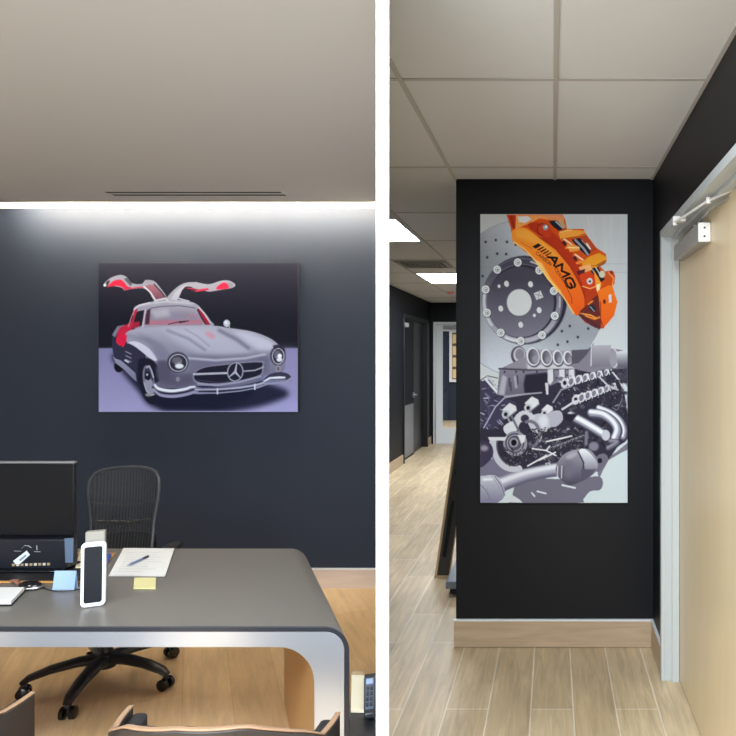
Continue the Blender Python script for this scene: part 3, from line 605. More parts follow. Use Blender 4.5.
# office (left) and corridor (right) share the slab; a thin partition runs between them
ZL, ZR = 2.81, 2.766           # ceiling heights
YE = 13.1                      # far end of the corridor
YW = 4.97                      # office feature wall
PA, PB = (-0.3818, 1.5), (-1.268, YW)    # partition centre line
pd = Vector((PB[0]-PA[0], PB[1]-PA[1], 0)).normalized(); pn = Vector((pd.y, -pd.x, 0)); PT = 0.0141
def pw(t, s): return (PA[0]+pd.x*t+pn.x*s*PT, PA[1]+pd.y*t+pn.y*s*PT)
PL = (Vector((PB[0], PB[1], 0))-Vector((PA[0], PA[1], 0))).length
XL = -4.35; YN = -1.2          # office left wall, near end of what is built
near = (PA[0]-pd.x/pd.y*(PA[1]-YN)*0.0, YN)

def slab(name, pts, z0, z1, m):
    return struct(MB().prism([(p[0], p[1], z0) for p in pts], (0, 0, z1-z0)).build(name, m))
slab('floor', [(XL-0.1, YN), (PA[0], YN), PA, PB, (PB[0], YW+0.08), (XL-0.1, YW+0.08)], -0.1, 0.0, M['oak_warm'])
slab('floor.001', [(PA[0], YN), (2.2, YN), (2.2, 18.0), (-3.6, 18.0), (-3.6, YE+0.06), (-2.6, YE+0.06), (-2.6, YW+0.08), (PB[0], YW+0.08), PB, PA], -0.1, 0.0, M['oak_pale'])
YC = 4.75                      # front lip of the light cove
xc = PA[0]+(PB[0]-PA[0])*(YC-PA[1])/(PB[1]-PA[1])
slab('ceiling', [(XL-0.1, YN), (PA[0], YN), PA, (xc, YC), (XL-0.1, YC)], ZL, ZL+0.02, M['ceil_paint'])
slab('ceiling.001', [(PA[0], YN), (2.2, YN), (2.2, 13.155), (-2.6, 13.155), (-2.6, YW+0.08), (PB[0], YW+0.08), PB, PA], ZR, ZR+0.02, M['tile'])
slab('ceiling.002', [(2.2, 13.16), (2.2, 18.0), (-3.6, 18.0), (-3.6, 13.16)], ZR, ZR+0.02, M['tile'])

# office walls
struct(MB().box(XL-0.1, PB[0], YW, YW+0.08, 0, ZL+0.25).build('wall_back', M['navy_paint']))
struct(MB().box(XL-0.1, XL, YN, YW, 0, ZL+0.25).build('wall_left', mat('grey_wall_paint', lin(150,150,152), 0.6)))
w = MB().prism([pw(0,-1)+(0,), pw(0,1)+(0,), pw(PL,1)+(0,), pw(PL,-1)+(0,)], (0, 0, 2.95))
struct(w.build('wall_partition', M['white_paint'], bevel=0.001))
# light cove: white-lined pocket above the ceiling edge
cv = MB().box(XL, xc, YC-0.02, YW-0.002, ZL+0.12, ZL+0.14).box(XL, xc, YC-0.02, YC, ZL+0.02, ZL+0.12).box(XL, xc-0.05, YW-0.008, YW-0.001, ZL+0.003, ZL+0.12)
struct(cv.build('trim_1', M['white_paint']))
# office baseboard with its white cap
struct(MB().box(XL, PB[0]-0.02, YW-0.014, YW-0.001, 0, 0.139).build('baseboard_back', M['base_wood']))
struct(MB().box(XL, PB[0]-0.02, YW-0.018, YW-0.001, 0.139, 0.149).build('trim_2', M['trim_white']))

# corridor: block wall with the tall picture, right wall with the maple door, far corridor
YB = 3.96; XB0, XB1 = -0.573, 0.591
struct(MB().box(XB0, XB1, YB, 13.1, 0, ZR).build('wall_front', M['black_paint']))
struct(MB().box(XB0-0.012, XB1, YB-0.013, YB, 0.004, 0.158).build('baseboard_front', M['base_dark']))
t3 = MB().box(XB0-0.014, XB1, YB-0.016, YB, 0.158, 0.167).box(XB0-0.016, XB0-0.012, YB-0.016, YB-0.001, 0.0, 0.158)
struct(t3.build('trim_3', M['trim_white']))
DY0, DY1, DZ = 2.03, 3.545, 2.35       # clear opening of the door, and its head
wr = MB().box(XB1, XB1+0.14, DY1+0.05, YB, 0, ZR).box(XB1, XB1+0.14, DY0-0.05, DY1+0.05, DZ+0.035, ZR).box(XB1, XB1+0.14, YN, DY0-0.05, 0, ZR)
struct(wr.build('wall_right', M['black_paint']))
struct(MB().box(XB1-0.013, XB1, DY1+0.055, YB-0.014, 0.004, 0.158).build('baseboard_right', M['base_dark']))
struct(MB().box(XB1-0.016, XB1, DY1+0.055, YB-0.017, 0.158, 0.167).build('trim_4', M['trim_white']))
XC = -2.39
D2a, D2b, D2z = 10.68, 12.72, 2.4
wl = MB().box(XC-0.12, XC, YW+0.08, D2a, 0, ZR).box(XC-0.12, XC, D2b, YE+0.06, 0, ZR).box(XC-0.12, XC, D2a, D2b, D2z, ZR)
struct(wl.build('wall_left.001', M['black_paint']))
struct(MB().box(XC, XC+0.013, YW+0.1, D2a-0.03, 0, 0.155).box(XC, XC+0.013, D2b+0.03, YE, 0, 0.155).build('baseboard_left', M['base_dark']))
E0, E1, EZ = -2.34, -1.14, 2.385
we = MB().box(XC, E0, YE, YE+0.06, 0, ZR).box(E1, XB0, YE, YE+0.06, 0, ZR).box(E0, E1, YE, YE+0.06, EZ, ZR)
struct(we.build('wall_end', M['black_paint']))

# suspended ceiling grid over the corridor
GX = [-2.345, -1.756, -1.167, -0.578, 0.011, 0.585]; GY = [2.53+1.178*k for k in range(-3, 10)]
def in_right(x, y):   # right of the partition / office wall
    if y < PA[1]: return x > PA[0]
    if y < YW: return x > PA[0]+(PB[0]-PA[0])*(y-PA[1])/(PB[1]-PA[1])+0.02
    return True
g = MB()
for x in GX:
    y0 = YN
    if x < PA[0]:
        y0 = PA[1]+(x-PA[0])/(PB[0]-PA[0])*(PB[1]-PA[1])+0.08 if x > PB[0] else YW+0.09
    y1 = YB if x > XB0 else YE
    g.box(x-0.009, x+0.009, y0, y1, ZR-0.005, ZR)
for y in GY:
    if y < PA[1]: x0 = PA[0]+0.02
    elif y < YW: x0 = PA[0]+(PB[0]-PA[0])*(y-PA[1])/(PB[1]-PA[1])+0.03
    else: x0 = XC
    x1 = XB1 if y < YB else XB0
    if y < YE: g.box(x0, x1, y-0.009, y+0.009, ZR-0.004, ZR)
struct(g.build('trim_5', M['tbar']))

# ------------------------------------------------------------------ doors
M['maple'] = wood_mat('maple_veneer', lin(216,197,162), (9, 9, 1.2), 0.4, 0.07)
M['frame_grey'] = mat('grey_door_frame_paint', lin(184,190,192), 0.4)
M['white_plastic'] = mat('white_plastic', lin(226,226,222), 0.35)
M['closer_grey'] = mat('closer_grey_paint', lin(150,150,148), 0.4)
M['steel'] = mat('satin_steel', lin(170,172,175), 0.32, metal=1.0)
M['dark_steel'] = mat('dark_steel', lin(70,70,72), 0.4, metal=0.8)
M['black_plastic'] = mat('black_plastic', lin(26,27,30), 0.38)
M['black_gloss'] = mat('black_gloss', lin(14,15,18), 0.12)
dr = empty('door_1', (0.668, DY1, 0)); struct(dr)
tag(dr, 'pale maple office door in a grey metal frame')
def rel(o, root):
    o.parent = root; o.matrix_parent_inverse = Matrix.Translation(-Vector(root.location)); return o
lf = rel(MB().box(0.668, 0.712, DY0+0.004, DY1-0.004, 0.01, DZ-0.006).build('door_leaf', M['maple'], bevel=0.0015), dr)
XFR = 0.573
fr = MB()
# face frame on the wall, reveals, and stops
fr.box(XFR, XB1+0.001, DY1, DY1+0.045, 0, DZ+0.038).box(XFR, XB1+0.001, DY0-0.045, DY0, 0, DZ+0.038).box(XFR, XB1+0.001, DY0, DY1, DZ, DZ+0.038)
fr.box(XB1, 0.668, DY1, DY1+0.03, 0, DZ+0.03).box(XB1, 0.668, DY0-0.03, DY0, 0, DZ+0.03).box(XB1, 0.668, DY0, DY1, DZ, DZ+0.03)
rel(fr.build('door_frame', M['frame_grey'], bevel=0.002), dr)
st = MB().box(0.628, 0.666, DY1-0.016, DY1, 0, DZ-0.016).box(0.628, 0.666, DY0, DY0+0.016, 0, DZ-0.016).box(0.628, 0.666, DY0, DY1, DZ-0.016, DZ)
rel(st.build('door_stop', M['frame_grey'], bevel=0.002), dr)
ca, cb, cz0, cz1 = 2.83, 3.42, 2.205, 2.283
rel(MB().box(0.616, 0.667, ca+0.012, cb, cz0, cz1).build('closer_body', M['closer_grey'], bevel=0.004), dr)
cap = rel(MB().box(0.614, 0.667, ca, ca+0.0118, cz0-0.002, cz1+0.002).build('closer_cover', M['white_plastic'], bevel=0.004), dr)
for z in (2.226, 2.262):
    s = MB().lathe([(0.0001, 0), (0.0045, 0), (0.0045, 0.002), (0.0001, 0.003)], (0.646, -(ca-0.0025), 0), 12, 'y')
    o = MB().lathe([(0.0045, 0), (0.0045, 0.003)], (0.640, ca-0.003, z), 12, 'y').build('screw', M['dark_steel']); o.parent = cap
bk = Vector(at(675, 219, 3.05)); el = Vector(at(708.5, 200.5, 2.62)); e2 = Vector(at(748, 183, 2.42)); sp = Vector((0.640, 3.0, cz1))
rel(MB().box(bk.x-0.012, XFR+0.03, bk.y-0.02, bk.y+0.02, bk.z-0.014, DZ+0.004).tube([bk+Vector((0,0,-0.03)), bk+Vector((0,0,0.004))], 0.011, 12).build('closer_bracket', M['white_plastic'], bevel=0.003), dr)
rel(MB().tube([bk+Vector((0,0,-0.016)), el, e2], [0.0065, 0.0055, 0.0055], 10).tube([el+Vector((0,0,-0.012)), el+Vector((0,0,0.012))], 0.010, 12).build('closer_forearm', M['white_plastic'], smooth=True), dr)
rel(MB().tube([sp, sp+Vector((0,0,0.022))], 0.012, 12).tube([sp+Vector((0,0,0.018)), Vector((0.632, 2.7, 2.31)), e2+Vector((0,0,-0.012))], 0.007, 10, flat=0.6).build('closer_main_arm', M['closer_grey'], smooth=True), dr)

# dark double door on the corridor's left wall
d2 = empty('door_2', (XC, D2a, 0)); struct(d2); tag(d2, 'black double door with a steel kick plate on the corridor left wall')
bf = MB().box(XC-0.1, XC+0.02, D2a, D2a+0.05, 0, D2z).box(XC-0.1, XC+0.02, D2b-0.05, D2b, 0, D2z).box(XC-0.1, XC+0.02, D2a+0.05, D2b-0.05, D2z-0.06, D2z)
rel(bf.build('door_frame', M['black_plastic'], bevel=0.003), d2)
mid = 11.72
for a, b, x in ((D2a+0.06, mid-0.005, XC-0.045), (mid+0.005, D2b-0.06, XC-0.075)):
    lv = rel(MB().box(x-0.03, x, a, b, 0.01, D2z-0.07).build('door_leaf', mat('black_door_paint', lin(17,18,22), .5, spec=.2) if x > XC-0.05 else M['black_plastic'], bevel=0.002), d2)
rel(MB().box(XC-0.0449, XC-0.043, D2a+0.1, mid-0.03, 0.04, 0.9).build('kick_plate', mat('kick_plate_steel', lin(140,142,146), 0.4, metal=0.4, aniso=(3, 3, 120))), d2)
rel(MB().box(XC-0.045, XC-0.02, mid-0.12, mid-0.04, 1.0, 1.09).tube([(XC-0.02, mid-0.08, 1.045), (XC+0.02, mid-0.08, 1.045), (XC+0.02, mid-0.2, 1.045)], 0.012, 10).build('door_handle', M['steel'], bevel=0.003), d2)
rel(MB().box(XC-0.045, XC+0.02, D2a+0.09, D2a+0.35, 2.19, 2.26).build('closer_body', M['closer_grey'], bevel=0.004), d2)

# aluminium glass door at the corridor's end
d3 = empty('door_3', (E0, YE, 0)); struct(d3); tag(d3, 'aluminium framed glass door at the far end of the corridor')
M['alu'] = mat('pale_aluminium_paint', lin(226,230,234), 0.4)
def gfrm(x0, x1, z0, z1, s, y0, y1, bot=None):
    b = bot or s
    o = [(x0,z0),(x1,z0),(x1,z1),(x0,z1)]; i = [(x0+s,z0+b),(x1-s,z0+b),(x1-s,z1-s),(x0+s,z1-s)]
    return MB().ring_prism([(p[0],y0,p[1]) for p in o], [(p[0],y0,p[1]) for p in i], (0, y1-y0, 0))
rel(gfrm(E0, E1, 0.0, EZ, 0.05, YE-0.01, YE+0.07, 0.004).build('door_frame', M['alu'], bevel=0.003), d3)
rel(gfrm(E0+0.055, E1-0.055, 0.01, EZ-0.055, 0.125, YE+0.005, YE+0.05, 0.30).build('door_leaf', M['alu'], bevel=0.003), d3)
gm = bpy.data.materials.new('clear_glass'); gm.use_nodes = True
gb = gm.node_tree.nodes['Principled BSDF']; gb.inputs['Base Color'].default_value = (.93,.96,.98,1); gb.inputs['Transmission Weight'].default_value = 1; gb.inputs['Roughness'].default_value = 0.02; gb.inputs['IOR'].default_value = 1.45
rel(MB().box(E0+0.178, E1-0.178, YE+0.022, YE+0.030, 0.305, EZ-0.178).build('glass_pane', gm), d3)
rel(MB().box(E0+0.2, E0+0.62, YE-0.05, YE+0.004, EZ-0.14, EZ-0.075).tube([(E0+0.4, YE-0.03, EZ-0.07), (E0+0.62, YE-0.1, EZ-0.06), (E0+0.85, YE-0.02, EZ-0.05)], 0.01, 8).build('closer_body', M['closer_grey'], bevel=0.004), d3)
rel(MB().tube([(E1-0.11, YE+0.004, 0.95), (E1-0.11, YE-0.05, 0.95), (E1-0.11, YE-0.05, 1.25), (E1-0.11, YE+0.004, 1.25)], 0.012, 8).build('door_handle', M['steel'], smooth=True), d3)
# dim room behind the glass
struct(MB().box(-3.6, 2.2, 17.9, 18.0, 0, ZR).build('wall_far', M['navy_paint']))
struct(MB().box(-3.6, -3.5, YE+0.06, 17.9, 0, ZR).build('wall_left.002', M['black_paint']))
struct(MB().box(0.6, 0.7, YE+0.06, 17.9, 0, ZR).build('wall_right.001', M['black_paint']))
nb = empty('notice_board', (-2.30, 17.88, 1.35)); tag(nb, 'white framed board of tan papers seen through the far glass door', 'notice board')
x0 = (449.5-VX)*17.88/F; x1 = x0+0.75; z0, z1 = H-(382-VY)*17.88/F, H-(330-VY)*17.88/F
nb.location = (x0, 17.88, z0)
fb = gfrm(x0, x1, z0, z1, 0.07, 17.84, 17.895); rel(fb.build('board_frame', M['trim_white']), nb)
rel(MB().box(x0+0.06, x1-0.06, 17.88, 17.895, z0+0.06, z1-0.06).build('backing', mat('brown_board', lin(96,70,50), 0.7)), nb)
pm = mat('tan_paper', lin(224,196,140), 0.7, var=0.15, vscale=9, emit=lin(224,190,130), estr=0.0)
for i in range(4):
    for j in range(3):
        a = x0+0.085+j*0.2; c = z0+0.1+i*0.31
        rel(MB().box(a, a+0.17, 17.872, 17.88, c, c+0.24).build('pinned_paper', pm), nb)
# ------------------------------------------------------------------ ceiling fittings
M['light'] = mat('lit_panel', lin(250,250,255), 0.5, emit=lin(244,248,255), estr=34.0)
def troffer(y0, y1, label):
    x0, x1 = -1.744, -1.179; r = empty('ceiling_light', ((x0+x1)/2, (y0+y1)/2, ZR)); tag(r, label, 'ceiling light', 'recessed light panels along the corridor ceiling')
    o = [(x0,y0),(x1,y0),(x1,y1),(x0,y1)]; i = [(x0+.025,y0+.025),(x1-.025,y0+.025),(x1-.025,y1-.025),(x0+.025,y1-.025)]
    rel(MB().ring_prism([p+(ZR-0.008,) for p in o], [p+(ZR-0.008,) for p in i], (0,0,0.008)).build('light_frame', M['trim_white']), r)
    rel(MB().box(x0+.025, x1-.025, y0+.025, y1-.025, ZR-0.005, ZR-0.001).build('diffuser', M['light']), r)
troffer(5.075, 6.078, 'glowing white ceiling panel nearest the partition, before the air vent')
troffer(8.432, 9.586, 'glowing white ceiling panel beyond the square air vent')
v = empty('ceiling_vent', (-1.46, 7.7, ZR)); tag(v, 'square louvred air vent between the two corridor ceiling lights', 'air vent')
vm_ = mat('vent_grey', lin(150,148,148), 0.5)
def sq(h): return [(-1.4615-h, 7.62-h), (-1.4615+h, 7.62-h), (-1.4615+h, 7.62+h), (-1.4615-h, 7.62+h)]
rel(MB().ring_prism([p+(ZR-0.012,) for p in sq(.283)], [p+(ZR-0.012,) for p in sq(.235)], (0,0,0.012)).build('vent_frame', vm_, bevel=0.002), v)
rel(MB().box(-1.6965, -1.2265, 7.385, 7.855, ZR-0.003, ZR-0.0005).build('vent_backing', M['black_plastic']), v)
for h in (.205, .155, .105, .055):
    z = ZR-0.02
    rel(MB().ring_prism([p+(z,) for p in sq(h)], [p+(z,) for p in sq(h-.022)], (0,0,0.016)).build('vent_louvre', vm_), v)
a = at(450.6, 292, 10.95)  # dome added to carry a reddish glow on the ceiling
tag(MB().lathe([(0.0001, -0.035), (0.03, -0.033), (0.055, -0.012), (0.06, 0.0)], (a[0], a[1], ZR), 20).build('ceiling_red_glow', mat('red_glow_dome', lin(206,120,120), 0.4, emit=lin(255,110,110), estr=0.12), smooth=True),
    'small red dome added for a reddish glow on the corridor ceiling near the end', 'red glow')
# linear slot diffuser in the office ceiling
s0 = at(110, 190.5, 1)[0]; dv = (ZL-H)*F/(VY-194); x0 = (111-VX)*dv/F; x1 = (285-VX)*dv/F
sv = empty('slot_diffuser', ((x0+x1)/2, dv, ZL)); tag(sv, 'long narrow black slot diffuser in the office ceiling above the car picture', 'air vent')
dv = (ZL-H)*F/(VY-193.3)
def so(a, b, z): return [(x0-a,dv-b,z),(x1+a,dv-b,z),(x1+a,dv+b,z),(x0-a,dv+b,z)]
rel(MB().ring_prism(so(.015,.074,ZL-.005), so(0,.060,ZL-.005), (0,0,.0045)).build('diffuser_frame', M['tbar']), sv)
rel(MB().box(x0, x1, dv-.060, dv+.060, ZL-.002, ZL-.0004).build('diffuser_slot', mat('slot_dark', lin(20,20,22), .7)), sv)
rel(MB().box(x0, x1, dv-.014, dv+.014, ZL-.0045, ZL-.002).build('diffuser_blade', M['tbar']), sv)
# strip of light in the cove
lx0, lx1 = (0-VX)*4.77/F, (372-VX)*4.77/F
lb = empty('cove_light', ((lx0+lx1)/2, 4.775, ZL+0.02)); tag(lb, 'long white light strip hidden along the cove above the office wall', 'light strip')
rel(MB().box(lx0, lx1, YC+0.001, YC+0.012, ZL+0.012, ZL+0.05).build('light_channel', M['white_paint']), lb)
rel(MB().tube([(lx0, 4.775, ZL+0.028), (lx1, 4.775, ZL+0.028)], 0.009, 8).build('light_tube', mat('warm_white_tube', lin(255,252,240), 0.5, emit=(1.0,.83,.59,1), estr=LED)), lb)

# ------------------------------------------------------------------ pictures
def picture(px0, px1, py0, py1, wall, img, ink, edge, label, cat, off=0.036):
    y = wall-off; x0 = (px0-VX)*y/F; x1 = (px1-VX)*y/F; z1 = H-(py0-VY)*y/F; z0 = H-(py1-VY)*y/F
    r = empty('canvas_picture', ((x0+x1)/2, wall-0.001, (z0+z1)/2)); tag(r, label, cat)
    rel(MB().box(x0, x1, y+0.001, wall-0.0015, z0, z1).build('canvas', edge, bevel=0.003), r)
    o = print_face('printed_image', img, x0+0.001, x1-0.001, z0+0.001, z1-0.001, y, ink, None); rel(o, r)
    return r
picture(98.5, 298, 263, 412, YW, paint_car(), ink_mat('car_ink', CAR_GAIN, (.88, .98, 1.1)), mat('dark_canvas_edge', lin(50,50,58), 0.7), 'wide canvas print of a silver sports car with raised doors on the office wall', 'picture')
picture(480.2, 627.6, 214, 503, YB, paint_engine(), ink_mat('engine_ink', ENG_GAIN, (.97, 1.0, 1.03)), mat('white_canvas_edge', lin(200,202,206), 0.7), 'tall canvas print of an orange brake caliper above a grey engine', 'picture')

# ------------------------------------------------------------------ desk
ZD = 0.76
M['desk_top'] = mat('warm_grey_laminate', lin(112,108,103), 0.36, spec=0.4, bump=0.05, bscale=900)
M['desk_edge'] = mat('dark_edge_band', lin(44,46,54), 0.4)
M['brushed'] = mat('brushed_aluminium', lin(206,212,224), 0.36, metal=0.72, aniso=(2, 2, 160))
M['brown_panel'] = wood_mat('brown_floor_reflection', lin(176,134,84), (3, 30, 3), 0.42, 0.08)  # brown holds the lit floor's reflection on the inner panel
fy = 0.96*F/271; xr = (349.5-VX)*fy/F; xl = xr-1.86; dep = 3.35-fy; sk = (-0.5045*dep/0.977, dep, 0)
desk = empty('desk', ((xl+xr)/2-.25, (fy+3.35)/2, 0)); tag(desk, 'wide grey-topped desk with rounded metal waterfall legs', 'desk')
def profile(o, r):     # waterfall outline from left foot over the top to right foot, inset by o, corner radius r
    a = xl+o; b = xr-o; t = ZD-o
    return [(a, 0.0)] + [(a, t-r-0.2)] + [(p[0], p[1]) for p in arc(a+r, t-r, r, PI, PI/2, 10)] + [((a+b)/2, t)] + [(p[0], p[1]) for p in arc(b-r, t-r, r, PI/2, 0, 10)] + [(b, t-r-0.2), (b, 0.0)]
def band(o1, r1, o2, r2, leg2=None):
    A_ = profile(o1, r1); B_ = profile(o2, r2)
    return A_, B_
def desk_band(o1, r1, o2, r2, y0, vec, ofs=(0, 0), top2=None, leg2=None):
    A_ = profile(o1, r1)
    a = xl+(leg2 or o2); b = xr-(leg2 or o2); t = ZD-(top2 or o2)
    B_ = [(a, 0.0), (a, t-r2-0.2)] + arc(a+r2, t-r2, r2, PI, PI/2, 10) + [((a+b)/2, t)] + arc(b-r2, t-r2, r2, PI/2, 0, 10) + [(b, t-r2-0.2), (b, 0.0)]
    return MB().strip_prism([(p[0]+ofs[0], y0, p[1]) for p in A_], [(p[0]+ofs[0], y0, p[1]) for p in B_], vec)
u = Vector(sk)
rel(desk_band(0, 0.085, 0.006, 0.079, fy+0.006, u*0.985, (sk[0]*0.006, 0)).build('desk_top', M['desk_top'], bevel=0.001), desk)
rel(desk_band(0.0, 0.085, 0.017, 0.068, fy, u*0.008, (0, 0)).build('front_edge', M['desk_edge'], bevel=0.0015), desk)
rel(desk_band(0.0065, 0.0785, 0.017, 0.068, fy+0.0085, u*0.978, (sk[0]*0.0085, 0)).build('core', M['desk_edge']), desk)
rel(desk_band(0.0175, 0.0675, 0.0, 0.125, fy+0.003, u*0.010, (sk[0]*0.003, 0), top2=0.073, leg2=0.124).build('metal_frame', M['brushed'], bevel=0.0015), desk)
rel(desk_band(0.018, 0.067, 0.0, 0.126, fy+0.014, u*0.96, (sk[0]*0.014, 0), top2=0.072, leg2=0.122).build('inner_panel', M['brown_panel']), desk)

# ------------------------------------------------------------------ office chair behind the desk
M['chair_black'] = mat('chair_black_nylon', lin(34,34,36), 0.38)
M['chair_frame'] = mat('chair_graphite', lin(60,62,66), 0.4)
mm = bpy.data.materials.new('chair_mesh'); mm.use_nodes = True; nt = mm.node_tree; b = nt.nodes['Principled BSDF']
b.inputs['Base Color'].default_value = lin(38,39,42); b.inputs['Roughness'].default_value = 0.6
tc = nt.nodes.new('ShaderNodeTexCoord'); wv = nt.nodes.new('ShaderNodeTexWave'); wv.wave_type = 'BANDS'; wv.bands_direction = 'X'; wv.inputs['Scale'].default_value = 20.0
nt.links.new(tc.outputs['Object'], wv.inputs['Vector'])
mr = nt.nodes.new('ShaderNodeMapRange'); mr.inputs[1].default_value = 0.35; mr.inputs[2].default_value = 0.6; mr.inputs[3].default_value = 0.45; mr.inputs[4].default_value = 1.0
nt.links.new(wv.outputs['Fac'], mr.inputs[0]); nt.links.new(mr.outputs[0], b.inputs['Alpha'])
oc = empty('office_chair', (-2.345, 3.52, 0), math.radians(12)); tag(oc, 'black mesh-back office chair on a five-star castor base behind the desk', 'chair')
def part(mb, name, m, parent=oc, **k): return mb.build(name, m, parent, **k)
base = part(MB().lathe([(0.0001,.09),(.045,.09),(.05,.12),(.045,.16),(.03,.17),(.03,.3),(.022,.3),(.022,.44),(.0001,.44)], n=20), 'gas_column', M['chair_black'], smooth=True)
for k in range(5):
    an = math.radians(278-12+72*k); ux, uy = math.cos(an), math.sin(an); R_ = .345
    lg = part(MB().tube([(ux*.02,uy*.02,.135),(ux*.12,uy*.12,.138),(ux*.24,uy*.24,.122),(ux*.33,uy*.33,.096),(ux*.36,uy*.36,.075)], [.042,.039,.034,.028,.02], 12, flat=.62), 'base_leg', M['chair_black'], smooth=True)
    cx, cy = ux*(R_+.005), uy*(R_+.005); wx, wy = -uy, ux
    cs = part(MB().tube([(cx,cy,.03),(cx,cy,.085)], .009, 8).tube([(cx+wx*.01, cy+wy*.01, .058),(cx-wx*.01, cy-wy*.01, .058)], .012, 8), 'caster', M['chair_black'], smooth=True)
    for s in (-1, 1):
        o_ = MB().tube([(cx+wx*s*.010, cy+wy*s*.010, .03), (cx+wx*s*.013, cy+wy*s*.013, .03), (cx+wx*s*.030, cy+wy*s*.030, .03), (cx+wx*s*.033, cy+wy*s*.033, .03)], [.024, .03, .03, .022], 20).build('wheel', M['black_gloss'], cs, smooth=True)
part(MB().box(-.1,.1,-.13,.12,.405,.45).box(-.03,.03,.1,.26,.40,.44), 'tilt_mechanism', M['chair_black'], bevel=.012)
sx = [(-.24,-.2),(-.22,-.25),(-.1,-.265),(.1,-.265),(.22,-.25),(.24,-.2),(.245,.1),(.22,.2),(.1,.22),(-.1,.22),(-.22,.2),(-.245,.1)]
part(MB().prism([(p[0],p[1],.452) for p in spline(sx, 4, True)], (0,0,.05)), 'seat', mat('seat_fabric', lin(36,37,40), .8), bevel=.018, seg=3)
part(MB().tube([(0,.24,.42),(0,.32,.5),(0,.31,.66),(0,.265,.78)], [.026,.026,.022,.016], 10, flat=.6).tube([(-.15,.235,.80),(0,.275,.775),(.15,.235,.80)], [.01,.016,.01], 8), 'back_support', M['chair_frame'], smooth=True)
# backrest: rounded frame and suspended ribbed mesh
def bx(t): # half width at height z
    z = t; return float(np.interp(z, [.55,.62,.70,.78,.86,.93,.985,1.035,1.07,1.09], [.135,.155,.158,.156,.164,.174,.178,.172,.15,.09]))
def by(x, z): return .215 - .055*(x/.2)**2*(-1)*(-1) + .05*((z-.78)/.3) + .02*math.sin((z-.6)*6)
zz = [.55,.60,.66,.72,.78,.84,.90,.96,1.0,1.03,1.055,1.072,1.085]
right = [(bx(z), z) for z in zz]; outline = [(-x, z) for x, z in right] + [(-.05,1.092),(.05,1.092)] + [(x, z) for x, z in right[::-1]] + [(.07,.535),(-.07,.535)]
ol = spline(outline, 3, True)
part(MB().tube([(p[0], by(p[0], p[1]), p[1]) for p in ol], .0085, 8, closed=True), 'back_frame', M['chair_frame'], smooth=True)
sh = MB(); NX_, NZ_ = 14, 18; vs = []
for j in range(NZ_+1):
    z = .545+(1.086-.545)*j/NZ_
    for i in range(NX_+1):
        x = bx(z)*(2*i/NX_-1)*.985; vs.append((x, by(x, z)-.003, z))
sh.add(vs, [(j*(NX_+1)+i, j*(NX_+1)+i+1, (j+1)*(NX_+1)+i+1, (j+1)*(NX_+1)+i) for j in range(NZ_) for i in range(NX_)])
part(sh, 'back_mesh', mm, smooth=True)
def lum(z0, sag): return [(x, by(x, z0)+.012, z0-sag*(1-(x/.18)**2)) for x in np.linspace(-.178, .178, 13)]
part(MB().tube(lum(.912, .035), .006, 8), 'lumbar_rail', M['chair_frame'], smooth=True)
pad = MB(); top = [(x, by(x,.78)+.03, .735-.9*x*x) for x in np.linspace(-.16,.16,11)]; bot = [(p[0], p[1]+.005, .61) for p in top]
pad.strip_prism(top, bot, (0,.012,0)); part(pad, 'lumbar_pad', M['chair_black'], bevel=.004)
for s in (-1, 1):
    ar = part(MB().tube([(s*.2,.1,.44),(s*.275,.1,.46),(s*.29,.12,.55),(s*.285,.14,.652)], [.018,.02,.018,.016], 10), 'arm_post', M['chair_frame'], smooth=True)
    part(MB().prism([(p[0]+s*.285,p[1],.655) for p in spline([(-.035,-.1),(0,-.14),(.035,-.1),(.042,.05),(.03,.16),(0,.18),(-.03,.16),(-.042,.05)], 4, True)], (0,0,.03)), 'arm_pad', M['chair_black'], bevel=.008)
# ------------------------------------------------------------------ things on the desk (its top is at ZD)
def dk(px, py, z=None):
    z = ZD if z is None else z
    d = (H-z)*F/(py-VY); return ((px-VX)*d/F, d)
def quad_slab(name, pts, z0, th, m, parent=None, bevel=0.0):
    return MB().prism([(p[0], p[1], z0) for p in pts], (0, 0, th)).build(name, m, parent, bevel=bevel)
M['paper'] = mat('white_paper', lin(226,226,224), .7, var=.03, vscale=20)
M['cream'] = mat('cream_paper', lin(228,220,190), .7)
e = ZD+.0008
# desk pad: black leather with a tan edge
pA, pB, pC, pD_ = dk(-60,583.5), dk(92,583.5), dk(115.5,554), dk(-20,554)
pad = empty('desk_pad', (pA[0], pA[1], ZD)); tag(pad, 'black desk pad with tan border lying under the monitor', 'desk pad')
def inset(P, s):
    c = Vector((sum(p[0] for p in P)/4, sum(p[1] for p in P)/4)); return [tuple(Vector(p)+(c-Vector(p)).normalized()*s) for p in P]
PP = [pA, pB, pC, pD_]
rel(MB().ring_prism([p+(e,) for p in PP], [p+(e,) for p in inset(PP, .028)], (0,0,.006)).build('border', mat('tan_leather', lin(206,150,84), .5), bevel=.0015), pad)
rel(quad_slab('mat', inset(PP, .026), e, .004, mat('black_leather', lin(24,24,27), .5)), pad)
ep = e+.0045
